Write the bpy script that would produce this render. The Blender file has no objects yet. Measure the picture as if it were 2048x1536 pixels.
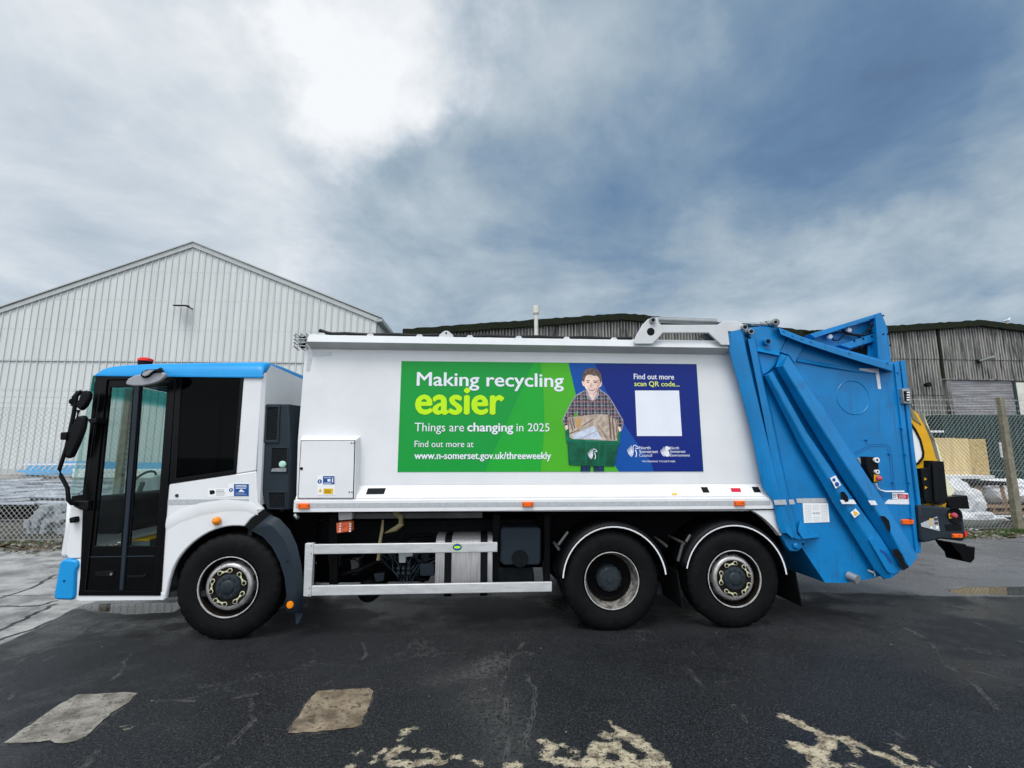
import bpy, bmesh, math, random
import numpy as np
from mathutils import Vector, Matrix, noise as mnoise
R = math.radians
random.seed(7)
C = bpy.context.scene.collection
S = bpy.context.scene

# ------------------------------------------------------------------ camera
F, CX, CY, TH, HC = 980.0, 1024.0, 768.0, R(8.53), 1.80     # focal in px of the 2048 wide photo
cd = bpy.data.cameras.new('camera'); cam = bpy.data.objects.new('camera', cd); C.objects.link(cam)
cam.location = (0, 0, HC); cam.rotation_euler = (math.pi/2 + TH, 0, 0)
cd.sensor_width = 36; cd.lens = 36*F/2048; cd.clip_end = 3000; cd.clip_start = .05
S.camera = cam

# ------------------------------------------------------------------ light and sky
S.view_settings.view_transform = 'Standard'; S.view_settings.look = 'None'
S.view_settings.exposure = 0.45; S.view_settings.gamma = 1
SUN_EL, SUN_AZ = R(60), R(-160)        # direction the light comes from, azimuth from +Y towards +X
sd = bpy.data.lights.new('sun', 'SUN'); sun = bpy.data.objects.new('sun', sd); C.objects.link(sun)
sd.energy = 1.5; sd.angle = R(25); sd.color = (1, .97, .93)
sv = Vector((math.sin(SUN_AZ)*math.cos(SUN_EL), math.cos(SUN_AZ)*math.cos(SUN_EL), math.sin(SUN_EL)))
sun.rotation_euler = sv.to_track_quat('Z', 'Y').to_euler()

def N(nt, t, **kw):
    n = nt.nodes.new(t)
    for k, v in kw.items():
        if k == 'inp':
            for a, b in v.items(): n.inputs[a].default_value = b
        else: setattr(n, k, v)
    return n
def math_(nt, op, a, b=None, c=None, clamp=False):
    n = nt.nodes.new('ShaderNodeMath'); n.operation = op; n.use_clamp = clamp
    for i, v in enumerate((a, b, c)):
        if v is None: continue
        if isinstance(v, (int, float)): n.inputs[i].default_value = v
        else: nt.links.new(v, n.inputs[i])
    return n.outputs[0]
def sstep(nt, v, a, b):
    n = N(nt, 'ShaderNodeMapRange', interpolation_type='SMOOTHSTEP'); nt.links.new(v, n.inputs['Value'])
    n.inputs['From Min'].default_value = a; n.inputs['From Max'].default_value = b
    return n.outputs['Result']
def mixc(nt, f, a, b):
    n = N(nt, 'ShaderNodeMix', data_type='RGBA')
    for i, v in ((0, f), (6, a), (7, b)):
        if isinstance(v, (int, float)): n.inputs[i].default_value = v
        elif isinstance(v, tuple): n.inputs[i].default_value = v if len(v) == 4 else v+(1,)
        else: nt.links.new(v, n.inputs[i])
    return n.outputs[2]

wd = bpy.data.worlds.new('World'); S.world = wd; wd.use_nodes = True
nt = wd.node_tree; nt.nodes.clear()
out = N(nt, 'ShaderNodeOutputWorld'); bg = N(nt, 'ShaderNodeBackground'); bg2 = N(nt, 'ShaderNodeBackground')
sky = N(nt, 'ShaderNodeTexSky', sky_type='NISHITA'); sky.sun_disc = False; sky.sun_elevation = SUN_EL; sky.sun_rotation = SUN_AZ
bg.inputs['Strength'].default_value = .1; nt.links.new(sky.outputs[0], bg.inputs[0])
tc = N(nt, 'ShaderNodeTexCoord'); sep = N(nt, 'ShaderNodeSeparateXYZ'); nt.links.new(tc.outputs['Generated'], sep.inputs[0])
zz = math_(nt, 'ADD', math_(nt, 'MAXIMUM', sep.outputs[2], 0.0), .16)
cmb = N(nt, 'ShaderNodeCombineXYZ')                         # cloud layer seen flat overhead
nt.links.new(math_(nt, 'DIVIDE', sep.outputs[0], zz), cmb.inputs[0]); nt.links.new(math_(nt, 'DIVIDE', sep.outputs[1], zz), cmb.inputs[1])
n1 = N(nt, 'ShaderNodeTexNoise', inp={'Scale': 1.45, 'Detail': 12, 'Roughness': .6, 'Distortion': .25}); nt.links.new(cmb.outputs[0], n1.inputs['Vector'])
n2 = N(nt, 'ShaderNodeTexNoise', inp={'Scale': .42, 'Detail': 4, 'Roughness': .5, 'Distortion': .6}); nt.links.new(cmb.outputs[0], n2.inputs['Vector'])
def sky_dir(px, py):
    x, y = (px-CX)/F, (py-CY)/F
    v = Vector((x, math.cos(TH)+y*math.sin(TH), -y*math.cos(TH)+math.sin(TH))); return v.normalized()
nw = N(nt, 'ShaderNodeTexNoise', inp={'Scale': 2.2, 'Detail': 6, 'Roughness': .6}); nt.links.new(tc.outputs['Generated'], nw.inputs['Vector'])
wsub = N(nt, 'ShaderNodeVectorMath', operation='SUBTRACT'); nt.links.new(nw.outputs['Color'], wsub.inputs[0]); wsub.inputs[1].default_value = (.5, .5, .5)
wsc = N(nt, 'ShaderNodeVectorMath', operation='SCALE'); nt.links.new(wsub.outputs[0], wsc.inputs[0]); wsc.inputs['Scale'].default_value = .62
wad = N(nt, 'ShaderNodeVectorMath', operation='ADD'); nt.links.new(tc.outputs['Generated'], wad.inputs[0]); nt.links.new(wsc.outputs[0], wad.inputs[1])
wno = N(nt, 'ShaderNodeVectorMath', operation='NORMALIZE'); nt.links.new(wad.outputs[0], wno.inputs[0])
def lobe(px, py, wdt, amp):
    d = sky_dir(px, py)
    vm = N(nt, 'ShaderNodeVectorMath', operation='DOT_PRODUCT'); nt.links.new(wno.outputs[0], vm.inputs[0]); vm.inputs[1].default_value = d
    return math_(nt, 'MULTIPLY', sstep(nt, vm.outputs['Value'], math.cos(R(wdt)), 1.0), amp)
acc = math_(nt, 'ADD', .50, math_(nt, 'MULTIPLY', math_(nt, 'SUBTRACT', n1.outputs[0], .5), .95))
acc = math_(nt, 'ADD', acc, math_(nt, 'MULTIPLY', math_(nt, 'SUBTRACT', n2.outputs[0], .5), .45))
LOBES = [(790, 0, 15, .46), (560, 120, 20, .10), (120, 300, 30, .14), (300, 330, 12, -.05), (60, 80, 20, .02), (1230, 130, 12, .10), (640, 380, 22, .10), (1010, 170, 8, .08), (250, 60, 12, .04),
         (1500, 230, 26, -.08), (1800, 100, 20, -.06), (1900, 400, 20, -.04), (1150, 380, 16, -.12), (1800, 590, 10, .12), (2040, 200, 8, .10), (250, 470, 26, .12), (1450, 620, 12, .06)]
for l in LOBES: acc = math_(nt, 'ADD', acc, lobe(*l))
cr = N(nt, 'ShaderNodeValToRGB'); nt.links.new(acc, cr.inputs[0])
el = cr.color_ramp.elements
el[0].position = 0.02; el[0].color = (.067, .114, .200, 1)
el[1].position = 1.0; el[1].color = (.72, .735, .75, 1)
for p, c in ((.20, (.100, .172, .282)), (.36, (.172, .248, .335)), (.52, (.29, .358, .415)), (.68, (.415, .47, .525)), (.84, (.55, .585, .615))):
    e = el.new(p); e.color = c+(1,)
nt.links.new(mixc(nt, sstep(nt, sep.outputs[1], .15, -.5), cr.outputs[0], (.535, .575, .625)), bg2.inputs[0]); # pale, brighter sky added behind the camera to light the truck side
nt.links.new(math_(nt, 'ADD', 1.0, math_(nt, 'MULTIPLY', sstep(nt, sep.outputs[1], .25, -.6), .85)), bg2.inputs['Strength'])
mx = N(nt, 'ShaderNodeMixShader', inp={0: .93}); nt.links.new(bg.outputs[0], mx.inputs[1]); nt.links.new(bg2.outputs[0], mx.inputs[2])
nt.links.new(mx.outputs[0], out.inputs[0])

# ------------------------------------------------------------------ turning points of the photo into places
def ray(px, py):
    x, y = (px-CX)/F, (py-CY)/F
    return Vector((x, math.cos(TH)+y*math.sin(TH), -y*math.cos(TH)+math.sin(TH)))
class Pl:
    """upright plane through O with its own yaw; at() gives (u along, z) of a point at depth d behind the plane"""
    def __init__(s, ox, oy, yaw): s.o = Vector((ox, oy, 0)); s.a = yaw; s.u = Vector((math.cos(yaw), math.sin(yaw), 0)); s.n = Vector((-math.sin(yaw), math.cos(yaw), 0))
    def at(s, px, py, d=0.0):
        r = ray(px, py); t = ((s.o + s.n*d).dot(s.n))/r.dot(s.n)
        p = r*t; return ((p-s.o).dot(s.u), p.z+HC)
    def m(s, z=0): return Matrix.Translation((s.o.x, s.o.y, z)) @ Matrix.Rotation(s.a, 4, 'Z')
def G(px, py, z=0.0):
    r = ray(px, py); t = (z-HC)/r.z; return Vector((r.x*t, r.y*t, z))
T = Pl(-2.82, 5.14, R(3.75))
def P(pts, d=0.0): return [T.at(x, y, d) for x, y in pts]

# ------------------------------------------------------------------ materials
MAT = {}
def mat(name, col, rough=.5, metal=0.0, var=.12, vs=3.0, bump=0.0, bs=60, spec=.22, coat=0, dirt=0.0, dirtc=(.08, .07, .055), streak=0, sx=(1, 1, 1)):
    m = bpy.data.materials.new(name); m.use_nodes = True; t = m.node_tree; b = t.nodes['Principled BSDF']
    tcn = N(t, 'ShaderNodeTexCoord'); mp = N(t, 'ShaderNodeMapping'); mp.inputs['Scale'].default_value = sx; t.links.new(tcn.outputs['Object'], mp.inputs[0])
    nz = N(t, 'ShaderNodeTexNoise', inp={'Scale': vs, 'Detail': 6, 'Roughness': .6}); t.links.new(mp.outputs[0], nz.inputs['Vector'])
    lo = tuple(max(0, c*(1-var)) for c in col); hi = tuple(min(1, c*(1+var*.6)) for c in col)
    c = mixc(t, sstep(t, nz.outputs[0], .3, .7), lo, hi)
    if dirt:
        nd = N(t, 'ShaderNodeTexNoise', inp={'Scale': vs*2.3, 'Detail': 9, 'Roughness': .7}); t.links.new(mp.outputs[0], nd.inputs['Vector'])
        c = mixc(t, math_(t, 'MULTIPLY', sstep(t, nd.outputs[0], .52, .72), dirt), c, dirtc)
    if streak:                                               # thin run marks and scratches
        m2 = N(t, 'ShaderNodeMapping'); m2.inputs['Scale'].default_value = (22, 22, 1.1); t.links.new(tcn.outputs['Object'], m2.inputs[0])
        ns = N(t, 'ShaderNodeTexNoise', inp={'Scale': 1.0, 'Detail': 5, 'Roughness': .6}); t.links.new(m2.outputs[0], ns.inputs['Vector'])
        c = mixc(t, math_(t, 'MULTIPLY', sstep(t, ns.outputs[0], .56, .70), streak), c, dirtc)
        m3 = N(t, 'ShaderNodeMapping'); m3.inputs['Scale'].default_value = (1.4, 1.4, 40); m3.inputs['Rotation'].default_value = (0, R(24), 0); t.links.new(tcn.outputs['Object'], m3.inputs[0])
        n3 = N(t, 'ShaderNodeTexNoise', inp={'Scale': 2.2, 'Detail': 3, 'Roughness': .5}); t.links.new(m3.outputs[0], n3.inputs['Vector'])
        c = mixc(t, math_(t, 'MULTIPLY', math_(t, 'MULTIPLY', sstep(t, n3.outputs[0], .70, .74), sstep(t, nz.outputs[0], .5, .6)), .5), c, tuple(min(1, k_+.18) for k_ in col))
    t.links.new(c, b.inputs['Base Color'])
    t.links.new(math_(t, 'ADD', rough-.06, math_(t, 'MULTIPLY', nz.outputs[0], .14)), b.inputs['Roughness'])
    b.inputs['Metallic'].default_value = metal; b.inputs['Specular IOR Level'].default_value = spec; b.inputs['Coat Weight'].default_value = coat*.25
    b.inputs['Coat Roughness'].default_value = .12
    if bump:
        nb = N(t, 'ShaderNodeTexNoise', inp={'Scale': bs, 'Detail': 5}); t.links.new(mp.outputs[0], nb.inputs['Vector'])
        bp = N(t, 'ShaderNodeBump', inp={'Strength': bump, 'Distance': .01}); t.links.new(nb.outputs[0], bp.inputs['Height']); t.links.new(bp.outputs[0], b.inputs['Normal'])
    MAT[name] = m; return m
def glass(name, tint, gl=.12, rough=.03, topband=None):
    m = bpy.data.materials.new(name); m.use_nodes = True; t = m.node_tree; t.nodes.clear()
    o = N(t, 'ShaderNodeOutputMaterial'); tr = N(t, 'ShaderNodeBsdfTransparent'); g = N(t, 'ShaderNodeBsdfGlossy', inp={'Roughness': rough}); mxs = N(t, 'ShaderNodeMixShader')
    fr = N(t, 'ShaderNodeFresnel', inp={'IOR': 1.5})
    if topband:
        tcn = N(t, 'ShaderNodeTexCoord'); sp = N(t, 'ShaderNodeSeparateXYZ'); t.links.new(tcn.outputs['Object'], sp.inputs[0])
        t.links.new(mixc(t, sstep(t, sp.outputs[2], topband[0], topband[1]), tint, topband[2]), tr.inputs[0])
    else: tr.inputs[0].default_value = tint+(1,)
    t.links.new(math_(t, 'MULTIPLY', fr.outputs[0], gl*8), mxs.inputs[0]); t.links.new(tr.outputs[0], mxs.inputs[1]); t.links.new(g.outputs[0], mxs.inputs[2]); t.links.new(mxs.outputs[0], o.inputs[0])
    MAT[name] = m; return m
mat('white_paint', (.74, .75, .75), .34, var=.05, vs=1.5, coat=.3, dirt=.12, dirtc=(.5, .5, .48), bump=.04, bs=25)
mat('sill_white', (.74, .745, .75), .35, var=.05, coat=.2, dirt=.15, dirtc=(.5, .48, .44))
mat('gutter_white', (.60, .615, .62), .45, var=.06, dirt=.2, dirtc=(.4, .4, .38))
mat('alu', (.60, .61, .61), .42, metal=.35, var=.12, vs=5, dirt=.3, dirtc=(.45, .43, .38), sx=(1, 1, 4))
mat('blue_paint', (.0, .19, .48), .42, var=.16, vs=1.6, coat=.3, bump=.08, bs=14, dirt=.55, dirtc=(.012, .11, .26), spec=.3, streak=.55)
mat('cab_blue', (.01, .28, .64), .40, var=.06, coat=.4)
mat('black_gloss', (.0012, .0012, .0018), .25, var=.2, spec=.16)
mat('black_plastic', (.0035, .004, .005), .5, var=.3, bump=.1, bs=200, spec=.16)
mat('dark_grey', (.017, .026, .036), .5, var=.15, bump=.05, bs=200)
mat('mirror_grey', (.34, .345, .37), .5, var=.1)
mat('underbody_dark', (.003, .003, .004), .85, spec=.1, var=.5, vs=8, dirt=.3, dirtc=(.02, .019, .018))  # near-black colour puts the undercarriage shade into the material
mat('chassis', (.003, .0034, .004), .65, spec=.12, var=.4, vs=8, dirt=.4, dirtc=(.016, .015, .013))
mat('rubber', (.0036, .0039, .0045), .62, var=.35, vs=7, bump=.35, bs=90, dirt=.4, dirtc=(.018, .018, .018), spec=.15)
mat('rim_steel', (.50, .49, .48), .38, metal=.7, var=.3, vs=9, dirt=.45, dirtc=(.03, .026, .022), bump=.15, bs=80)
mat('rim_edge', (.66, .65, .62), .4, metal=.5, var=.25, vs=14, dirt=.85, dirtc=(.10, .085, .07))
mat('rim_worn', (.48, .46, .42), .38, metal=.7, var=.7, vs=12, dirt=1.0, dirtc=(.045, .03, .022), bump=.3, bs=70)
mat('rim_dark', (.012, .009, .007), .6, metal=.2, var=.5, vs=12, dirt=.6, dirtc=(.06, .042, .03))
mat('hub_grey', (.024, .033, .040), .45, metal=.2, var=.2, vs=9, dirt=.4)
mat('nut_marker', (.62, .62, .40), .5, var=.3, vs=30, dirt=.4, dirtc=(.2, .17, .1))
mat('orange_lens', (.85, .13, .01), .25, var=.15, vs=40, coat=.5)
mat('amber_lens', (.85, .25, .01), .25, var=.1, vs=40, coat=.5)
mat('siren_orange', (.80, .16, .06), .4, var=.1)
mat('red_lens', (.80, .02, .015), .25, var=.1, coat=.5)
mat('red_button', (.55, .08, .11), .45, var=.1)
mat('yellow_paint', (.72, .38, .01), .4, var=.12, vs=4, dirt=.4, dirtc=(.30, .15, .02))
mat('pale_yellow', (.78, .76, .52), .5, var=.08)
mat('tape_silver', (.50, .52, .53), .35, metal=.25, var=.12, vs=25)
mat('tape_white', (.78, .80, .82), .45, var=.08, vs=25)
mat('label_white', (.84, .85, .85), .4, var=.03)
mat('label_blue', (.01, .08, .30), .4, var=.05)
mat('label_yellow', (.80, .48, .01), .4, var=.05)
mat('label_red', (.55, .015, .04), .4, var=.05)
mat('chip_black', (.006, .008, .009), .6, var=.4, vs=30, spec=.12)
mat('tank_metal', (.52, .50, .50), .4, metal=.45, var=.25, vs=10, sx=(6, 6, .35), dirt=.5, dirtc=(.30, .20, .17))
mat('hose_tan', (.30, .25, .13), .6, var=.2)
mat('hose_black', (.008, .008, .009), .5, var=.3)
mat('steel_dark', (.09, .09, .088), .5, metal=.5, var=.3, dirt=.4)
mat('steel_grey', (.33, .35, .35), .4, metal=.5, var=.2, dirt=.3)
mat('chrome', (.6, .6, .6), .15, metal=1, var=.1)
mat('seat_dark', (.02, .022, .025), .8, var=.3)
mat('dash_grey', (.30, .33, .34), .6, var=.1)
mat('step_grey', (.25, .33, .34), .5, var=.1)
mat('cap_green', (.45, .70, .58), .4, var=.1)
# poster inks
for nme, col in (('ink_green', (.008, .31, .045)), ('ink_green_mid', (.015, .37, .035)), ('ink_green_light', (.07, .42, .02)), ('ink_blue', (.003, .075, .34)), ('ink_navy', (.003, .018, .19)),
                 ('ink_white', (.80, .82, .88)), ('ink_lime', (.52, .85, .01)), ('ink_yellow', (.75, .85, .15)), ('ink_skin', (.90, .66, .55)), ('ink_lip', (.45, .12, .10)), ('ink_brow', (.22, .14, .10)), ('ink_shade', (.66, .40, .31)), ('ink_hair', (.15, .105, .085)),
                 ('ink_dark', (.02, .015, .015)), ('ink_crate', (.004, .10, .05)), ('ink_crate_rim', (.006, .16, .085)), ('ink_card', (.50, .40, .32)), ('ink_paper', (.60, .66, .78)), ('ink_tan', (.55, .33, .14)), ('ink_card_dark', (.16, .11, .08)), ('ink_denim', (.01, .035, .09)), ('ink_grey', (.35, .35, .42))):
    fg = {'ink_skin': (.16, 14), 'ink_hair': (.6, 70), 'ink_card': (.35, 22), 'ink_crate': (.35, 9), 'ink_crate_rim': (.3, 12), 'ink_paper': (.2, 16), 'ink_grey': (.3, 20), 'ink_denim': (.6, 20)}.get(nme, (.03, 3))
    mat(nme, col, .30, var=fg[0], vs=fg[1], coat=.2, spec=.18)
m = bpy.data.materials.new('ink_plaid'); m.use_nodes = True; t = m.node_tree; b = t.nodes['Principled BSDF']; MAT['ink_plaid'] = m
tcn = N(t, 'ShaderNodeTexCoord'); sp = N(t, 'ShaderNodeSeparateXYZ'); t.links.new(tcn.outputs['Object'], sp.inputs[0])
def band(src, sc, ph, wid):
    s = math_(t, 'SINE', math_(t, 'MULTIPLY_ADD', src, sc, ph)); return sstep(t, s, 1-wid, 1)
pn_ = N(t, 'ShaderNodeTexNoise', inp={'Scale': 13.0, 'Detail': 4}); t.links.new(tcn.outputs['Object'], pn_.inputs['Vector'])
c = mixc(t, band(sp.outputs[0], 82, 0, .9), (.010, .011, .016), (.13, .13, .16)); c = mixc(t, math_(t, 'MULTIPLY', sstep(t, pn_.outputs[0], .45, .65), .6), c, (.01, .01, .014))
c = mixc(t, band(sp.outputs[2], 78, 1, .9), c, (.13, .02, .03))
c = mixc(t, math_(t, 'MULTIPLY', band(sp.outputs[0], 164, 0, .2), .5), c, (.50, .50, .56)); c = mixc(t, math_(t, 'MULTIPLY', band(sp.outputs[2], 156, 1, .2), .5), c, (.45, .43, .48))
t.links.new(c, b.inputs['Base Color']); b.inputs['Roughness'].default_value = .25
SCR1 = T.at(200, 751, .04)[1]-.13; SCR0 = SCR1-.10
glass('door_glass', (.82, .86, .85), .03)
glass('far_glass', (.88, .97, .95), .03, topband=(2.36, 2.52, (.13, .62, .60)))
glass('dark_glass', (.03, .045, .05), .018)
glass('screen_glass', (.88, .97, .95), .035, topband=(SCR0, SCR1, (.10, .60, .58)))

# ------------------------------------------------------------------ mesh tools
class MB:
    def __init__(s): s.b = bmesh.new()
    def poly(s, pts):
        vs = [s.b.verts.new(p) for p in pts]; s.b.faces.new(vs); return s
    def box(s, x0, x1, y0, y1, z0, z1, mtx=None):
        r = bmesh.ops.create_cube(s.b, size=1); M_ = Matrix.Translation(((x0+x1)/2, (y0+y1)/2, (z0+z1)/2)) @ Matrix.Diagonal((abs(x1-x0), abs(y1-y0), abs(z1-z0), 1))
        if mtx is not None: M_ = mtx @ M_
        bmesh.ops.transform(s.b, matrix=M_, verts=r['verts']); return s
    def prism(s, pts, y0, y1, back=None):
        back = back or pts; n = len(pts)
        f = [s.b.verts.new((x, y0, z)) for x, z in pts]; k = [s.b.verts.new((x, y1, z)) for x, z in back]
        s.b.faces.new(f); s.b.faces.new(k[::-1])
        for i in range(n): s.b.faces.new((f[i], k[i], k[(i+1) % n], f[(i+1) % n]))
        return s
    def sheet(s, pts, y): s.b.faces.new([s.b.verts.new((x, y, z)) for x, z in pts]); return s
    def ring(s, outer, inner, y0, y1):
        n = len(outer)
        V = [[s.b.verts.new((x, y, z)) for x, z in q] for q, y in ((outer, y0), (inner, y0), (outer, y1), (inner, y1))]
        for i in range(n):
            j = (i+1) % n
            s.b.faces.new((V[0][i], V[0][j], V[1][j], V[1][i])); s.b.faces.new((V[2][i], V[3][i], V[3][j], V[2][j]))
            s.b.faces.new((V[0][i], V[2][i], V[2][j], V[0][j])); s.b.faces.new((V[1][i], V[1][j], V[3][j], V[3][i]))
        return s
    def strips(s, lines):
        V = [[s.b.verts.new(p) for p in l] for l in lines]
        for a, c_ in zip(V, V[1:]):
            for i in range(len(a)-1): s.b.faces.new((a[i], a[i+1], c_[i+1], c_[i]))
        return s
    def lathe(s, prof, cx, cz, seg=48, mod=None):
        """profile of (y, r) around an axis parallel to y"""
        V = []
        for k in range(seg):
            a = 2*math.pi*k/seg
            V.append([s.b.verts.new((cx+(r+(mod(k, i) if mod else 0))*math.cos(a), y, cz+(r+(mod(k, i) if mod else 0))*math.sin(a))) for i, (y, r) in enumerate(prof)])
        for k in range(seg):
            a, c_ = V[k], V[(k+1) % seg]
            for i in range(len(prof)-1): s.b.faces.new((a[i], c_[i], c_[i+1], a[i+1]))
        return s
    def cyl(s, p0, p1, r, seg=12, r1=None, cap=True):
        p0, p1 = Vector(p0), Vector(p1); d = p1-p0; q = d.to_track_quat('Z', 'Y').to_matrix()
        r1 = r if r1 is None else r1; A = []; B = []
        for k in range(seg):
            a = 2*math.pi*k/seg; o = q @ Vector((math.cos(a), math.sin(a), 0)); A.append(s.b.verts.new(p0+o*r)); B.append(s.b.verts.new(p1+o*r1))
        for k in range(seg): s.b.faces.new((A[k], A[(k+1) % seg], B[(k+1) % seg], B[k]))
        if cap: s.b.faces.new(A[::-1]); s.b.faces.new(B)
        return s
    def tube(s, pts, r, seg=8):
        pts = [Vector(p) for p in pts]; L = []
        for i, p in enumerate(pts):
            d = (pts[min(i+1, len(pts)-1)]-pts[max(i-1, 0)]).normalized(); q = d.to_track_quat('Z', 'Y').to_matrix(); rr = r[i] if isinstance(r, (list, tuple)) else r
            L.append([s.b.verts.new(p+q @ Vector((math.cos(2*math.pi*k/seg)*rr, math.sin(2*math.pi*k/seg)*rr, 0))) for k in range(seg)])
        for a, c_ in zip(L, L[1:]):
            for k in range(seg): s.b.faces.new((a[k], a[(k+1) % seg], c_[(k+1) % seg], c_[k]))
        s.b.faces.new(L[0][::-1]); s.b.faces.new(L[-1]); return s
    def stroke(s, pts, w, y):
        """flat line of width w in the xz plane at depth y; w may be a list"""
        A, B = [], []
        for i, p in enumerate(pts):
            a = pts[max(i-1, 0)]; c_ = pts[min(i+1, len(pts)-1)]; dx, dz = c_[0]-a[0], c_[1]-a[1]; l = math.hypot(dx, dz) or 1
            ww = (w[i] if isinstance(w, (list, tuple)) else w)/2; A.append((p[0]-dz/l*ww, y, p[1]+dx/l*ww)); B.append((p[0]+dz/l*ww, y, p[1]-dx/l*ww))
        return s.strips([A, B])
    def disc(s, cx, cz, r, y, seg=20, rz=None):
        rz = rz or r; s.b.faces.new([s.b.verts.new((cx+r*math.cos(2*math.pi*k/seg), y, cz+rz*math.sin(2*math.pi*k/seg))) for k in range(seg)]); return s
    def build(s, name, mt, parent=None, bevel=0, smooth=None, mtx=None, rec=True):
        if rec: bmesh.ops.recalc_face_normals(s.b, faces=s.b.faces)
        me = bpy.data.meshes.new(name); s.b.to_mesh(me); s.b.free()
        me.materials.append(MAT[mt] if isinstance(mt, str) else mt)
        if smooth:
            me.polygons.foreach_set('use_smooth', [True]*len(me.polygons)); me.set_sharp_from_angle(angle=R(smooth))
        o = bpy.data.objects.new(name, me); C.objects.link(o)
        if parent: o.parent = parent
        if mtx is not None: o.matrix_local = mtx
        if bevel:
            md = o.modifiers.new('bevel', 'BEVEL'); md.width = bevel; md.segments = 2; md.limit_method = 'ANGLE'; md.angle_limit = R(35)
            if not smooth:
                me.polygons.foreach_set('use_smooth', [True]*len(me.polygons)); me.set_sharp_from_angle(angle=R(35))
        return o
def tag(o, label=None, cat=None, group=None, kind=None):
    for k, v in (('label', label), ('category', cat), ('group', group), ('kind', kind)):
        if v: o[k] = v
    return o
def empty(name, mtx):
    o = bpy.data.objects.new(name, None); C.objects.link(o); o.matrix_world = mtx; o.empty_display_size = .3; return o
def copy_tree(o, parent=None):
    c_ = o.copy(); C.objects.link(c_); c_.parent = parent
    for ch in list(o.children): copy_tree(ch, c_)
    return c_
def text(s_, xL, xR, yb, hpx, d, mt, parent, bold=0.0, ref='H', name='lettering', plane=T):
    cu = bpy.data.curves.new('lettering', 'FONT'); cu.body = s_;  cu.resolution_u = 3
    tmp = bpy.data.objects.new('lettering', cu); me = bpy.data.meshes.new_from_object(tmp)
    bpy.data.objects.remove(tmp); bpy.data.curves.remove(cu)
    xs = [v.co.x for v in me.vertices]; a, b_ = min(xs), max(xs)
    (x0, z0), (x1, _) = plane.at(xL, yb, d), plane.at(xR, yb, d); _, z1 = plane.at(xL, yb-hpx, d)
    sy = (z1-z0)/(.682 if ref == 'H' else .449)
    for v in me.vertices: v.co = Vector((x0+(v.co.x-a)/(b_-a)*(x1-x0), d, z0+v.co.y*sy))
    if bold:                                                  # heavier strokes: the same letters again, a hair to each side
        bm = bmesh.new(); bm.from_mesh(me); w_ = bold*.9*sy; src = bm.faces[:]
        for k_, sh_, sz_ in ((1, -w_, 0), (2, w_, 0), (3, 0, -w_*.7), (4, 0, w_*.7)):
            r_ = bmesh.ops.duplicate(bm, geom=src)
            for v in r_['geom']:
                if isinstance(v, bmesh.types.BMVert): v.co.x += sh_; v.co.z += sz_; v.co.y += .0001*k_
        bm.to_mesh(me); bm.free()
    me.materials.append(MAT[mt]); me.name = name
    o = bpy.data.objects.new(name, me); C.objects.link(o); o.parent = parent; return o

#=== STRUCTURE ===
# ------------------------------------------------------------------ ground
FA, FB = G(0, 1085), G(2020, 1060)
fyaw = math.atan2(FB.y-FA.y, FB.x-FA.x); FN = Pl(FA.x, FA.y, fyaw)
def gz(x, y):
    s_ = (Vector((x, y, 0))-FN.o).dot(FN.n)
    return 0 if s_ < .2 else min(1.25, (s_-.2)*.095)
def seg_dist(X, Y, pts):
    D = np.full(X.shape, 9.0)
    for (ax, ay), (bx, by) in zip(pts, pts[1:]):
        dx, dy = bx-ax, by-ay; t_ = np.clip(((X-ax)*dx+(Y-ay)*dy)/(dx*dx+dy*dy+1e-9), 0, 1)
        D = np.minimum(D, np.hypot(X-ax-t_*dx, Y-ay-t_*dy))
    return D
def gp(pts): return [tuple(G(x, y)[:2]) for x, y in pts]
def jag(pts, amp=.05, n=6):
    rr = random.Random(len(pts)*7+int(pts[0][0]*10)); o = []
    for a, b_ in zip(pts, pts[1:]):
        for i in range(n):
            t_ = i/n; o.append((a[0]+(b_[0]-a[0])*t_+rr.uniform(-amp, amp), a[1]+(b_[1]-a[1])*t_+rr.uniform(-amp, amp)))
    o.append(pts[-1]); return o
def axis(lo, hi, st, far, g=1.35):
    a = list(np.arange(lo, hi+st/2, st)); e = st; v = hi
    while v < far: e *= g; v += e; a.append(v)
    e = st; v = lo; pre = []
    while v > -far: e *= g; v -= e; pre.append(v)
    return np.array(pre[::-1]+a)
xs = axis(-7.0, 8.0, .024, 900); ys = axis(2.5, 9.2, .024, 1200)
X, Y = np.meshgrid(xs, ys); Z = np.vectorize(gz)(X, Y)
me = bpy.data.meshes.new('ground'); nx, ny = len(xs), len(ys)
co = np.stack([X, Y, Z], -1).reshape(-1, 3); me.vertices.add(nx*ny); me.vertices.foreach_set('co', co.ravel())
i = np.arange((nx-1)*(ny-1)); r0 = (i//(nx-1))*nx+i % (nx-1); q = np.stack([r0, r0+1, r0+nx+1, r0+nx], -1).ravel()
me.loops.add(len(q)); me.loops.foreach_set('vertex_index', q); me.polygons.add(len(i)); me.polygons.foreach_set('loop_start', i*4); me.polygons.foreach_set('loop_total', np.full(len(i), 4)); me.update()
me.polygons.foreach_set('use_smooth', [True]*len(i))
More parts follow.
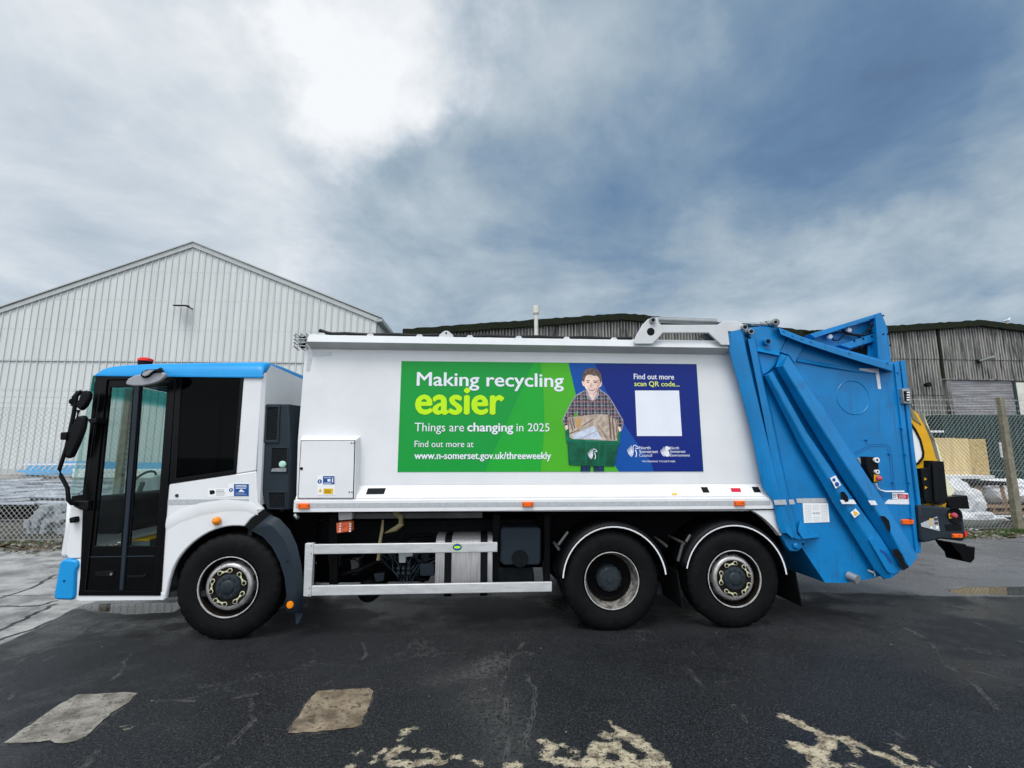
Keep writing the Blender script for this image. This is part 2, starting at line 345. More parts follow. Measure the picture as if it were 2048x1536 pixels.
CR = [[(225, 1361), (246, 1339), (246, 1325), (261, 1305)], [(170, 1534), (186, 1514), (195, 1500)], [(15, 1400), (40, 1378)], [(502, 1397), (506, 1442), (470, 1480), (444, 1506), (403, 1536)],
      [(1011, 1291), (1018, 1318), (1003, 1373), (1013, 1418), (1016, 1472), (1010, 1534)], [(1003, 1373), (957, 1380)], [(1052, 1350), (1069, 1377), (1069, 1431), (1052, 1466), (1049, 1500)], [(1045, 1285), (1018, 1318)],
      [(1769, 1235), (1861, 1280), (1895, 1331), (1936, 1358), (1998, 1420)], [(1895, 1225), (1980, 1256), (2048, 1286)], [(1766, 1440), (1827, 1491), (1878, 1532)], [(1895, 1331), (1960, 1345), (2048, 1372)],
      [(1370, 1293), (1391, 1310)], [(1377, 1338), (1404, 1372)], [(1466, 1409), (1493, 1443)], [(310, 1400), (390, 1402)], [(470, 1395), (515, 1388)], [(560, 1350), (600, 1330)], [(700, 1340), (735, 1310), (725, 1285)], [(1850, 1160), (1990, 1180)],
      [(0, 1345), (60, 1310), (120, 1290), (200, 1240)], [(85, 1322), (107, 1312)]]
CR += [[(577, 1467), (592, 1440), (610, 1410), (632, 1384), (745, 1378), (746, 1390), (735, 1420), (722, 1450), (700, 1459), (620, 1467), (577, 1467)], [(8, 1488), (60, 1450), (110, 1415), (152, 1391), (272, 1387), (255, 1407), (200, 1450), (150, 1485), (8, 1488)]]
crack = np.full(X.shape, .5)
for c_ in CR: crack = np.minimum(crack, seg_dist(X, Y, jag(gp(c_), .012, 7)))
CW = [[(0, 1197), (60, 1178), (112, 1149)], [(0, 1213), (75, 1212), (112, 1202)], [(0, 1262), (60, 1232), (112, 1208)], [(0, 1280), (80, 1253), (160, 1215)], [(0, 1141), (60, 1132), (110, 1128)], [(0, 1172), (90, 1137), (118, 1128)], [(0, 1215), (-60, 1240)], [(0, 1192), (110, 1190)]]
crw = np.full(X.shape, .5)
for k, c_ in enumerate(CW): crw = np.minimum(crw, seg_dist(X, Y, jag(gp(c_), .02, 6)) + (0 if k < 4 else .012))
PT = [((1568, 1433), (1634, 1463), .05), ((1590, 1492), (1640, 1505), .06), ((1640, 1505), (1657, 1480), .055), ((1657, 1475), (1695, 1478), .045), ((1695, 1480), (1712, 1510), .04), ((1625, 1505), (1640, 1536), .07),
      ((1710, 1485), (1750, 1505), .035), ((1750, 1505), (1797, 1522), .04), ((1760, 1485), (1797, 1494), .02), ((1790, 1500), (1830, 1520), .03),
      ((800, 1478), (812, 1460), .03), ((812, 1460), (836, 1457), .025), ((776, 1512), (800, 1496), .04), ((800, 1496), (815, 1497), .025), ((782, 1525), (820, 1530), .045), ((820, 1530), (872, 1520), .04), ((828, 1504), (866, 1500), .025), ((866, 1500), (880, 1525), .035),
      ((750, 1512), (768, 1502), .03), ((711, 1507), (713, 1505), .035), ((742, 1522), (743, 1522), .02), ((910, 1515), (911, 1515), .035), ((888, 1507), (889, 1507), .015), ((945, 1523), (960, 1528), .025), ((1015, 1532), (1035, 1530), .04),
      ((1082, 1482), (1105, 1488), .04), ((1105, 1488), (1092, 1515), .045), ((1092, 1515), (1120, 1522), .04), ((1120, 1522), (1160, 1530), .05), ((1125, 1490), (1150, 1505), .03), ((1218, 1443), (1240, 1458), .025),
      ((1210, 1470), (1265, 1475), .045), ((1250, 1467), (1290, 1490), .05), ((1200, 1492), (1185, 1525), .07), ((1200, 1500), (1230, 1490), .05), ((1285, 1490), (1315, 1515), .055), ((1250, 1525), (1325, 1530), .06), ((1230, 1500), (1260, 1515), .05), ((1180, 1530), (1330, 1534), .05),
      ((700, 1533), (705, 1532), .03), ((250, 1452), (258, 1455), .022), ((1660, 1532), (1720, 1535), .03), ((1800, 1535), (1860, 1536), .03)]
paint = np.full(X.shape, -.5)
for a, b_, r_ in PT: paint = np.maximum(paint, r_-seg_dist(X, Y, gp([a, b_])))
def inside(X, Y, poly):
    ins = np.zeros(X.shape, bool); n = len(poly)
    for k in range(n):
        (x1, y1), (x2, y2) = poly[k], poly[(k+1) % n]; c_ = ((y1 > Y) != (y2 > Y)) & (X < (x2-x1)*(Y-y1)/(y2-y1+1e-12)+x1); ins ^= c_
    return ins
def sdf(X, Y, poly): d = seg_dist(X, Y, poly+[poly[0]]); return np.where(inside(X, Y, poly), d, -d)
conc = np.clip(sdf(X, Y, gp([(-700, 1100), (60, 1094), (170, 1098), (380, 1105), (330, 1140), (220, 1195), (158, 1213), (80, 1255), (0, 1290), (-300, 1420), (-900, 1420)])), -.5, .5)
pud = np.maximum(sdf(X, Y, gp([(1890, 1180), (1935, 1174), (2100, 1172), (2100, 1193), (1960, 1190), (1915, 1189)])), sdf(X, Y, gp([(150, 1217), (175, 1207), (380, 1204), (350, 1224), (250, 1229), (190, 1224)])))
pud = np.clip(pud, -.5, .5)
old = np.clip(sdf(X, Y, gp([(-900, 1225), (150, 1219), (380, 1203), (1590, 1184), (1750, 1188), (1900, 1193), (2900, 1200), (2900, 1070), (-900, 1085)])), -.5, .5)
worn = np.exp(-(seg_dist(X, Y, gp([(960, 1345), (985, 1325)]))/.16)**2)+.6*np.exp(-(seg_dist(X, Y, gp([(985, 1400), (1020, 1500)]))/.2)**2)+.35*np.exp(-(seg_dist(X, Y, gp([(880, 1360), (900, 1355)]))/.15)**2)
fs = (X-FN.o.x)*FN.n.x+(Y-FN.o.y)*FN.n.y       # metres beyond the fence line
for nm, arr in (('crack', crack), ('crackw', crw), ('paint', np.clip(paint, -.5, .5)), ('conc', conc), ('pud', pud), ('worn', worn), ('old', old), ('verge', np.clip(fs, -30, 60))):
    at_ = me.attributes.new(nm, 'FLOAT', 'POINT'); at_.data.foreach_set('value', arr.astype(np.float32).ravel())
gm = bpy.data.materials.new('ground'); gm.use_nodes = True; t = gm.node_tree; b = t.nodes['Principled BSDF']; MAT['ground'] = gm
def A_(n): return N(t, 'ShaderNodeAttribute', attribute_name=n).outputs['Fac']
geo = N(t, 'ShaderNodeNewGeometry')
def NZ(sc, det=6, ro=.6, vec=None, out='Fac'):
    n = N(t, 'ShaderNodeTexNoise', inp={'Scale': sc, 'Detail': det, 'Roughness': ro}); t.links.new(vec or geo.outputs['Position'], n.inputs['Vector']); return n.outputs[out]
grain = NZ(95, 4, .75); big = NZ(.55, 5, .55); mid = NZ(4.0, 6, .65); fine = NZ(26, 6, .7)
vor = N(t, 'ShaderNodeTexVoronoi', inp={'Scale': 110.0}); t.links.new(geo.outputs['Position'], vor.inputs['Vector'])
c = mixc(t, sstep(t, NZ(58, 5, .8), .38, .62), (.0006, .0009, .0012), (.028, .030, .034))
co_ = mixc(t, sstep(t, NZ(48, 5, .8), .36, .64), (.060, .062, .066), (.24, .243, .25)); c = mixc(t, sstep(t, math_(t, 'ADD', A_('old'), math_(t, 'MULTIPLY', math_(t, 'SUBTRACT', mid, .5), .25)), -.03, .06), c, co_)
c = mixc(t, math_(t, 'MULTIPLY', sstep(t, big, .42, .66), .22), c, (.030, .032, .037))
vsep = N(t, 'ShaderNodeSeparateColor'); t.links.new(vor.outputs['Color'], vsep.inputs[0])
chipm = math_(t, 'MULTIPLY', sstep(t, vsep.outputs[0], .80, .95), sstep(t, vor.outputs['Distance'], .5, .25)); c = mixc(t, math_(t, 'MULTIPLY', chipm, .55), c, (.17, .17, .16))
vor2 = N(t, 'ShaderNodeTexVoronoi', inp={'Scale': 3.1}); t.links.new(geo.outputs['Position'], vor2.inputs['Vector'])
c = mixc(t, math_(t, 'MULTIPLY', sstep(t, vor2.outputs['Distance'], .030, .018), .8), c, (.34, .33, .30))
c = mixc(t, math_(t, 'MULTIPLY', sstep(t, NZ(1.4, 7, .7), .55, .70), .55), c, (.0035, .004, .005))
c = mixc(t, math_(t, 'MULTIPLY', sstep(t, NZ(2.1, 7, .72), .58, .74), .16), c, (.075, .076, .078))
c = mixc(t, math_(t, 'MULTIPLY', math_(t, 'MULTIPLY', A_('worn'), sstep(t, fine, .35, .65)), .55), c, (.14, .135, .13))
# thin cracks with pale dusty lips
dcr = math_(t, 'ADD', A_('crack'), math_(t, 'MULTIPLY', math_(t, 'SUBTRACT', fine, .5), .03))
c = mixc(t, math_(t, 'MULTIPLY', sstep(t, dcr, .020, .010), math_(t, 'MULTIPLY', sstep(t, mid, .4, .6), .55)), c, (.13, .125, .12))
c = mixc(t, math_(t, 'MULTIPLY', sstep(t, dcr, .010, .003), .8), c, (.006, .006, .006))
# fine crazing of the old surface
wp_ = N(t, 'ShaderNodeVectorMath', operation='ADD'); nwc = N(t, 'ShaderNodeTexNoise', inp={'Scale': 2.4, 'Detail': 6, 'Roughness': .7}); t.links.new(geo.outputs['Position'], nwc.inputs['Vector'])
wsc_ = N(t, 'ShaderNodeVectorMath', operation='SCALE'); t.links.new(nwc.outputs['Color'], wsc_.inputs[0]); wsc_.inputs['Scale'].default_value = .7
t.links.new(geo.outputs['Position'], wp_.inputs[0]); t.links.new(wsc_.outputs[0], wp_.inputs[1])
ve = N(t, 'ShaderNodeTexVoronoi', feature='DISTANCE_TO_EDGE', inp={'Scale': 1.15}); t.links.new(wp_.outputs[0], ve.inputs['Vector'])
cz = math_(t, 'MULTIPLY', sstep(t, ve.outputs['Distance'], .016, .004), sstep(t, NZ(.8, 4, .6), .50, .60))
c = mixc(t, math_(t, 'MULTIPLY', cz, math_(t, 'MULTIPLY', sstep(t, fine, .4, .6), .75)), c, (.10, .098, .09))
cz2 = math_(t, 'MULTIPLY', sstep(t, ve.outputs['Distance'], .006, .001), sstep(t, NZ(.9, 4, .6), .48, .58)); c = mixc(t, cz2, c, (.002, .002, .002))
# old concrete slab
cf = sstep(t, math_(t, 'ADD', A_('conc'), math_(t, 'MULTIPLY', math_(t, 'SUBTRACT', mid, .5), .10)), -.01, .02)
cc = mixc(t, sstep(t, NZ(1.6, 8, .7), .38, .62), (.15, .15, .148), (.42, .415, .40)); cc = mixc(t, sstep(t, fine, .55, .75), cc, (.15, .145, .14))
cwn = math_(t, 'ADD', A_('crackw'), math_(t, 'MULTIPLY', math_(t, 'SUBTRACT', fine, .5), .05))
cc = mixc(t, sstep(t, cwn, .035, .012), cc, (.015, .014, .013))
c = mixc(t, cf, c, cc)
# peeled pale coating
pn = math_(t, 'ADD', A_('paint'), math_(t, 'MULTIPLY', math_(t, 'SUBTRACT', NZ(15, 10, .75), .54), .24))
pf = math_(t, 'MULTIPLY', sstep(t, pn, -.006, .006), math_(t, 'SUBTRACT', 1, math_(t, 'MULTIPLY', sstep(t, NZ(30, 7, .78), .54, .62), .95)))
pc = mixc(t, sstep(t, NZ(12, 9, .72), .36, .56), (.12, .09, .055), (.50, .43, .30)); pc = mixc(t, math_(t, 'MULTIPLY', sstep(t, NZ(9, 6, .7), .52, .62), .75), pc, (.20, .165, .125)); pc = mixc(t, sstep(t, pn, .010, .0), pc, (.56, .50, .37))
c = mixc(t, pf, c, pc)
# verge of soil, leaves and rubble, then yard
vn = math_(t, 'ADD', A_('verge'), math_(t, 'MULTIPLY', math_(t, 'SUBTRACT', NZ(1.7), .5), .8))
vf = sstep(t, vn, -1.15, -.9)
vc = mixc(t, sstep(t, NZ(16, 6, .7), .45, .6), (.020, .017, .012), (.17, .155, .125)); vc = mixc(t, sstep(t, NZ(3), .55, .65), vc, (.06, .075, .03))
c = mixc(t, vf, c, vc)
yf = sstep(t, A_('verge'), 2.5, 5.0); yc = mixc(t, sstep(t, NZ(.9, 6, .7), .4, .65), (.17, .16, .145), (.36, .345, .32)); c = mixc(t, yf, c, yc)
pu = sstep(t, math_(t, 'ADD', A_('pud'), math_(t, 'MULTIPLY', math_(t, 'SUBTRACT', mid, .5), .12)), -.02, .03)
c = mixc(t, math_(t, 'MULTIPLY', pu, .7), c, (.012, .012, .011))
t.links.new(c, b.inputs['Base Color'])
damp = sstep(t, NZ(.9, 5, .62), .44, .60); rg = math_(t, 'ADD', .52, math_(t, 'MULTIPLY', damp, -.30)); rg = math_(t, 'ADD', rg, math_(t, 'MULTIPLY', math_(t, 'MAXIMUM', vf, pf), .35))
rg = math_(t, 'MULTIPLY', rg, math_(t, 'SUBTRACT', 1, math_(t, 'MULTIPLY', pu, .93))); t.links.new(rg, b.inputs['Roughness'])
hgt = math_(t, 'ADD', math_(t, 'MULTIPLY', grain, .006), math_(t, 'MULTIPLY', sstep(t, dcr, .012, .0), -.012)); hgt = math_(t, 'ADD', hgt, math_(t, 'MULTIPLY', pf, .004))
hgt = math_(t, 'ADD', hgt, math_(t, 'MULTIPLY', math_(t, 'MULTIPLY', vf, NZ(14)), .06)); hgt = math_(t, 'ADD', hgt, math_(t, 'MULTIPLY', math_(t, 'MULTIPLY', cf, sstep(t, cwn, .03, .0)), -.03))
hgt = math_(t, 'MULTIPLY', hgt, math_(t, 'SUBTRACT', 1, math_(t, 'MAXIMUM', pu, math_(t, 'MULTIPLY', damp, .55))))
bp = N(t, 'ShaderNodeBump', inp={'Strength': .9, 'Distance': 1.0}); t.links.new(hgt, bp.inputs['Height']); t.links.new(bp.outputs[0], b.inputs['Normal'])
b.inputs['Specular IOR Level'].default_value = .24
me.materials.append(gm); go = bpy.data.objects.new('ground', me); C.objects.link(go); tag(go, kind='structure')

# two concrete repair patches set into the asphalt
def cpatch(px, mt, lab):
    pts = gp(px); rr = random.Random(3); loop = []
    for a, b_ in zip(pts, pts[1:]+pts[:1]):
        n = max(3, int(math.hypot(b_[0]-a[0], b_[1]-a[1])/.04))
        for k in range(n): loop.append((a[0]+(b_[0]-a[0])*k/n+rr.uniform(-.008, .008), a[1]+(b_[1]-a[1])*k/n+rr.uniform(-.008, .008)))
    mb = MB(); mb.poly([(x, y, .004) for x, y in loop]); o = mb.build('concrete_patch', mt); tag(o, kind='structure'); return o
def patchmat(name, lo, hi, dk):
    m_ = bpy.data.materials.new(name); m_.use_nodes = True; t = m_.node_tree; b = t.nodes['Principled BSDF']; MAT[name] = m_
    g = N(t, 'ShaderNodeNewGeometry')
    def nz(sc, d=6, r=.65):
        n = N(t, 'ShaderNodeTexNoise', inp={'Scale': sc, 'Detail': d, 'Roughness': r}); t.links.new(g.outputs[0], n.inputs['Vector']); return n.outputs[0]
    c_ = mixc(t, sstep(t, nz(5), .35, .65), lo, hi); c_ = mixc(t, sstep(t, nz(40), .5, .68), c_, dk); c_ = mixc(t, math_(t, 'MULTIPLY', sstep(t, nz(11), .56, .62), .7), c_, dk)
    t.links.new(c_, b.inputs['Base Color']); b.inputs['Roughness'].default_value = .7
    bp_ = N(t, 'ShaderNodeBump', inp={'Strength': .8, 'Distance': .006}); t.links.new(nz(45), bp_.inputs['Height']); t.links.new(bp_.outputs[0], b.inputs['Normal'])
patchmat('patch_grey', (.13, .115, .095), (.34, .315, .27), (.06, .052, .04)); patchmat('patch_brown', (.11, .08, .05), (.32, .25, .17), (.035, .027, .018))
cpatch([(8, 1487), (60, 1450), (110, 1415), (152, 1391), (215, 1387), (248, 1385), (272, 1388), (255, 1406), (222, 1427), (200, 1448), (172, 1473), (150, 1484), (118, 1487), (95, 1483), (50, 1487)], 'patch_grey', '')
cpatch([(577, 1467), (592, 1440), (610, 1410), (632, 1384), (690, 1379), (738, 1377), (745, 1385), (735, 1420), (722, 1450), (700, 1458), (655, 1461), (620, 1466)], 'patch_brown', '')

# ------------------------------------------------------------------ warehouse and sheds
def wallmat(name, base, streak, pitch=None):
    return mat(name, base, .5, var=.06, vs=1.2, dirt=.30, dirtc=streak, sx=(1, 1, .12))
wallmat('clad_grey', (.60, .62, .605), (.44, .45, .43)); mat('trim_grey', (.44, .46, .455), .45, var=.06)
wallmat('clad_lap_shade', (.24, .255, .265), (.22, .235, .24))  # dark tone for the sheet lap and the painted rib shade
def fin_wall(mt_name, Pm, x0, x1, ztop, z0, pitch, rw, rh, parent, name='cladding', mtx=None):
    """ribbed sheet wall: flat pans between raised trapezoid ribs, cut along the roof line ztop(x)"""
    L0, L1 = [], []
    x = x0
    while x < x1:
        for dx, dy in ((0, 0), (pitch*.5-rw, 0), (pitch*.5-rw*.99, 0), (pitch-rw*2, 0), (pitch-rw*1.7, -rh), (pitch-rw*.3, -rh)):
            xx = min(x+dx, x1); L0.append((xx, dy, z0)); L1.append((xx, dy, ztop(xx)))
        x += pitch
    mb = MB(); mb.strips([L1, L0]); return mb.build(name, mt_name, parent)
WP = Pl(0, 25.0, R(2.4))
apx, apz = WP.at(388, 492); rex, rez = WP.at(754, 641); lex = 2*apx-rex
wz = lambda x: apz-abs(x-apx)/(rex-apx)*(apz-rez)
wh = empty('warehouse', WP.m(0)); tag(wh, 'large pale grey gabled warehouse clad in ribbed metal sheets behind the cab', 'warehouse')
W0 = 1.15
fin_wall('clad_grey', WP, lex, rex, lambda x: wz(x)-.02, W0, .333, .024, .05, wh)
mb = MB()                                                      # narrow dark strips painting in the shade edge of every rib
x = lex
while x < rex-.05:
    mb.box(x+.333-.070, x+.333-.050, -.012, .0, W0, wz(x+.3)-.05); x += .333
mb.build('rib_shade_strip', 'clad_lap_shade', wh)
for sgn in (-1, 1):
    e = rex if sgn > 0 else lex; mb = MB()
    q = [(apx, apz+.16), (e+sgn*.1, rez+.16-.04), (e+sgn*.1, rez-.12), (apx, apz-.10)]
    mb.prism(q, -.10, .05); mb.build('verge_trim', 'trim_grey', wh, bevel=.01)
    mb = MB(); q = [(apx, apz+.22), (e+sgn*.25, rez+.17), (e+sgn*.25, rez+.11), (apx, apz+.161)]; mb.prism(q, -.16, 32); mb.build('roof', 'trim_grey', wh)
mb = MB(); L0, L1 = [], []
y = 0.06
while y < 30:
    for dy, dx in ((0, 0), (.25, 0), (.27, .04), (.31, .04)): L0.append((rex+dx, y+dy, W0)); L1.append((rex+dx, y+dy, rez))
    y += .333
mb.strips([L1, L0]); mb.build('side_wall', 'clad_grey', wh)
mb = MB(); mb.box(rex, rex+.28, -.1, 30, rez-.08, rez+.08); mb.build('gutter', 'trim_grey', wh, bevel=.02)
mb = MB(); mb.box(lex, rex, -.02, .2, 0, W0+.12); mb.build('plinth', 'trim_grey', wh)
mat('screw', (.30, .32, .33), .5); mb = MB()
for py in (545, 602, 661, 722, 780):
    _, z = WP.at(388, py); x = lex+.12
    while x < rex:
        if z < wz(x)-.3: mb.box(x-.012, x+.012, -.012, 0, z-.012, z+.012); mb.box(x+.10, x+.12, -.012, 0, z-.012, z+.012)
        x += .333
tag(mb.build('fixing_screws', 'screw', wh), kind='stuff')
_, zlap = WP.at(60, 722); MB().box(lex, rex, -.058, .0, zlap-.012, zlap+.006).build('sheet_lap', 'clad_lap_shade', wh)
fl = empty('floodlight', WP.m(0)); tag(fl, 'small black floodlight fixed high on the pale warehouse gable', 'floodlight')
x0, z0 = WP.at(372, 614, -.2)
mb = MB(); mb.box(-.30, .30, -.20, .20, -.03, .03, mtx=Matrix.Translation((x0-.1, -.42, z0)) @ Matrix.Rotation(R(12), 4, 'X')); mb.build('lamp_housing', 'chip_black', fl, bevel=.01)
mb = MB(); mb.box(-.24, .24, -.15, .15, -.036, -.031, mtx=Matrix.Translation((x0-.1, -.42, z0)) @ Matrix.Rotation(R(12), 4, 'X')); mb.build('lens', 'gutter_white', fl)
mb = MB(); mb.cyl((x0+.1, -.42, z0), (x0+.22, 0, z0-.04), .03); mb.build('bracket', 'chip_black', fl)

# weathered corrugated sheds
m = bpy.data.materials.new('asbestos'); m.use_nodes = True; t = m.node_tree; b = t.nodes['Principled BSDF']; MAT['asbestos'] = m
tcn = N(t, 'ShaderNodeTexCoord'); mp = N(t, 'ShaderNodeMapping'); mp.inputs['Scale'].default_value = (1, 1, .10); t.links.new(tcn.outputs['Object'], mp.inputs[0])
def nz_(sc, d=6, r=.65, v=None):
    n = N(t, 'ShaderNodeTexNoise', inp={'Scale': sc, 'Detail': d, 'Roughness': r}); t.links.new(v or mp.outputs[0], n.inputs['Vector']); return n.outputs[0]
c = mixc(t, sstep(t, nz_(7), .38, .60), (.022, .023, .024), (.19, .185, .17)); c = mixc(t, math_(t, 'MULTIPLY', sstep(t, nz_(1.3), .45, .6), .5), c, (.07, .073, .074))
sp = N(t, 'ShaderNodeSeparateXYZ'); t.links.new(tcn.outputs['Object'], sp.inputs[0])
crest_highlight = sstep(t, math_(t, 'SINE', math_(t, 'MULTIPLY', sp.outputs[0], 2*math.pi/.146)), .1, .95); c = mixc(t, math_(t, 'MULTIPLY', crest_highlight, math_(t, 'MULTIPLY', sstep(t, nz_(5), .38, .55), .85)), c, (.42, .41, .38))  # corrugation crests painted pale as highlights
c = mixc(t, math_(t, 'MULTIPLY', sstep(t, nz_(9, 8, .7, tcn.outputs['Object']), .56, .68), .55), c, (.07, .075, .05))
t.links.new(c, b.inputs['Base Color']); b.inputs['Roughness'].default_value = .85
mat('moss', (.012, .016, .008), .95, var=.5, vs=9, bump=.6, bs=12, dirt=.6, dirtc=(.035, .05, .015))
mat('rusty_door', (.25, .25, .26), .5, var=.35, vs=2, dirt=.6, dirtc=(.24, .11, .07), sx=(.5, 1, 3)); mat('post_concrete', (.20, .185, .135), .85, var=.3, vs=9, bump=.4, bs=40, dirt=.5, dirtc=(.10, .11, .05))
mat('flue_white', (.62, .61, .55), .5, var=.15, dirt=.3, dirtc=(.35, .33, .28)); mat('green_panel', (.018, .045, .042), .6, var=.3, dirt=.4, dirtc=(.06, .075, .07))
SP = Pl(0, 22.0, R(4.2))
def shed(name, label, apex, lpt, rpt, rows):
    ax_, az_ = SP.at(*apex); lx, lz = SP.at(*lpt); rx, rz = SP.at(*rpt)
    sh = empty(name, SP.m(0)); tag(sh, label, 'shed')
    zt = lambda x: az_-(ax_-x)/(ax_-lx)*(az_-lz) if x < ax_ else az_-(x-ax_)/(rx-ax_)*(az_-rz)
    zb = [SP.at(apex[0], r)[1] for r in rows]+[.6]; top = None
    for k, z_ in enumerate(zb):
        mb = MB(); L0, L1 = [], []; n = int((rx-lx)/.146*6); off = .03*k
        for i in range(n+1):
            x = lx+(rx-lx)*i/n; yy = -.032*math.sin(2*math.pi*x/.146)+off
            L1.append((x, yy, (zt(x)-.12) if top is None else top+.05)); L0.append((x, yy, z_-(.02 if k < len(zb)-1 else 0)))
        mb.strips([L1, L0]); mb.build('corrugated_sheet', 'asbestos', sh, smooth=60); top = z_
    mb = MB(); rr = random.Random(4); xsr = np.linspace(lx-.3, rx+.3, 90); T_, B_ = [], []
    for x in xsr: zc = zt(min(max(x, lx), rx)); T_.append((x, -.22, zc+.10+rr.uniform(-.02, .03))); B_.append((x, -.22, zc-.20+rr.uniform(-.02, .02)))
    Tb = [(x, 26, z) for x, _, z in T_]; Bb = [(x, .1, z+.02) for x, _, z in B_]
    mb.strips([Tb, T_, B_, Bb]); mb.build('mossy_roof', 'moss', sh)
    return sh, zt
sh1, _ = shed('corrugated_shed', 'low shed of streaked grey corrugated sheet with mossy roof behind the white flue', (1245, 633), (820, 664), (1610, 667), (719,))
sh2, z2 = shed('corrugated_shed', 'weathered corrugated shed with a roller door at the right edge of the yard', (1955, 646), (1612, 668), (2330, 690), (719, 790))
# rust streaked roller shutter with its frame
x0, zt_ = SP.at(1893, 760, -.12); x1, zb_ = SP.at(2037, 830, -.12); mb = MB(); L = []; n = 60; zlow = .7
for i in range(n*4+1):
    z = zt_-(zt_-zlow)*i/(n*4); yy = -.13-.018*abs(math.sin(math.pi*i/4)); L.append([(x0+.12, yy, z), (x1-.1, yy, z)])
mb.strips(L); mb.build('roller_door', 'rusty_door', sh2, smooth=40)
mb = MB(); mb.box(x0-.08, x0+.12, -.2, -.03, zlow, zt_); mb.build('door_jamb', 'asbestos', sh2, bevel=.01)
mb = MB(); mb.box(x1-.1, x1+.02, -.2, -.03, zlow, zt_); mb.build('door_jamb', 'green_panel', sh2, bevel=.01)
mb = MB(); mb.box(x1+.02, x1+.5, -.22, -.05, zlow, zt_-.1); mb.build('door_jamb', 'flue_white', sh2, bevel=.01)
mb = MB(); mb.box(x0-.15, x1+2, -.23, -.03, zt_, zt_+.06); mb.build('lintel', 'asbestos', sh2)
x0, z0 = SP.at(1874, 662); mb = MB(); mb.box(x0-.05, x0+.07, -.05, .02, SP.at(1874, 760)[1], z2(x0)-.1); mb.build('downpipe', 'moss', sh2)
wl = empty('wall_lamp', SP.m(0)); tag(wl, 'long grey lamp jutting from the corrugated shed above its roller door', 'lamp')
xa, za = SP.at(1960, 722, -.1); xb, zb2 = SP.at(1990, 714, -.5); mb = MB(); mb.cyl((xa, 0, za), (xb, -.5, zb2), .045, r1=.09); mb.build('lamp_head', 'steel_grey', wl, smooth=40)
mb = MB(); mb.box(xa-.1, xa+.05, -.08, -.02, za-.1, za+.08); mb.build('bracket', 'chip_black', wl)
sc_ = empty('security_camera', SP.m(0)); tag(sc_, 'round black camera on the shed wall just right of the tailgate top', 'lamp')  # black camera fixed to the shed wall
xa, za = SP.at(1853, 770, -.2); mb = MB(); mb.cyl((xa, -.35, za), (xa, -.15, za), .12, 16, r1=.1); mb.build('camera_body', 'chip_black', sc_, smooth=40)
mb = MB(); mb.cyl((xa+.1, -.2, za), (xa+.18, 0, za), .04); mb.build('bracket', 'chip_black', sc_)
# flue rising in front of the first shed
FP = Pl(0, 20.0, R(4)); xa, za = FP.at(1072, 612); fu = empty('flue', FP.m(0)); tag(fu, 'tall white flue pipe with a cap showing above the lorry body', 'flue')
mb = MB(); mb.cyl((xa, 0, .8), (xa, 0, za-.15), .085, 16); mb.build('pipe', 'flue_white', fu, smooth=40)
mb = MB(); mb.cyl((xa, 0, za-.32), (xa, 0, za), .14, 16, r1=.15); mb.cyl((xa, 0, za-.40), (xa, 0, za-.32), .09, 16, r1=.14); mb.build('cowl', 'flue_white', fu, smooth=40)

# ------------------------------------------------------------------ fence
mat('galv', (.40, .41, .40), .5, var=.15)
mtop = FN.at(1900, 829)[1]; fu0 = FN.at(-60, 900)[0]-.5; fu1 = FN.at(2110, 900)[0]+.5
fe = empty('chain_link_fence', FN.m(0)); tag(fe, 'galvanised chain link fence with three strands of barbed wire across the yard', 'fence')
mb = MB(); pit, vp = .105, .115; zlo = .05; run = (mtop-zlo)/vp*pit
def wire(mb, a, b_, r): mb.cyl(a, b_, r, 3, cap=False)
k = fu0-run
while k < fu1:
    for s_ in (1, -1):
        a, b_ = [k, zlo], [k+run, mtop]
        if s_ < 0: a, b_ = [k+run, zlo], [k, mtop]
        # clip to the ends of the fence
        pa, pb = Vector(a), Vector(b_)
        for lim, sg in ((fu0, 1), (fu1, -1)):
            da, db = (pa.x-lim)*sg, (pb.x-lim)*sg
            if da < 0 and db < 0: pa = None; break
            if da < 0: pa = pa+(pb-pa)*(-da/(db-da))
            elif db < 0: pb = pb+(pa-pb)*(-db/(da-db))
        if pa is not None and (pb-pa).length > .02: wire(mb, (pa.x, .004*s_, pa.y), (pb.x, .004*s_, pb.y), .0046)
    k += pit
for z in (mtop, zlo, (mtop+zlo)/2): wire(mb, (fu0, 0, z), (fu1, 0, z), .004)
mb.build('wire_mesh', 'galv', fe)
mb = MB(); rr = random.Random(2)
for py in (800, 811, 821):
    z = FN.at(1900, py)[1]
    wire(mb, (fu0, -.03, z), (fu1, -.03, z), .004); x = fu0
    while x < fu1: x += .13+rr.uniform(-.01, .01); wire(mb, (x-.022, -.035, z-.025), (x+.022, -.03, z+.025), .0035); wire(mb, (x-.02, -.03, z+.022), (x+.02, -.035, z-.022), .0035)
mb.build('barbed_wire', 'galv', fe)
pu0 = FN.at(2033, 1062)[0]; ptop = FN.at(2006, 795)[1]
k = 0
psp = (pu0-FN.at(238, 964)[0])/7
ORD = ['first', 'second', 'third', 'fourth', 'fifth', 'sixth', 'seventh', 'eighth', 'ninth', 'tenth', 'eleventh', 'twelfth']
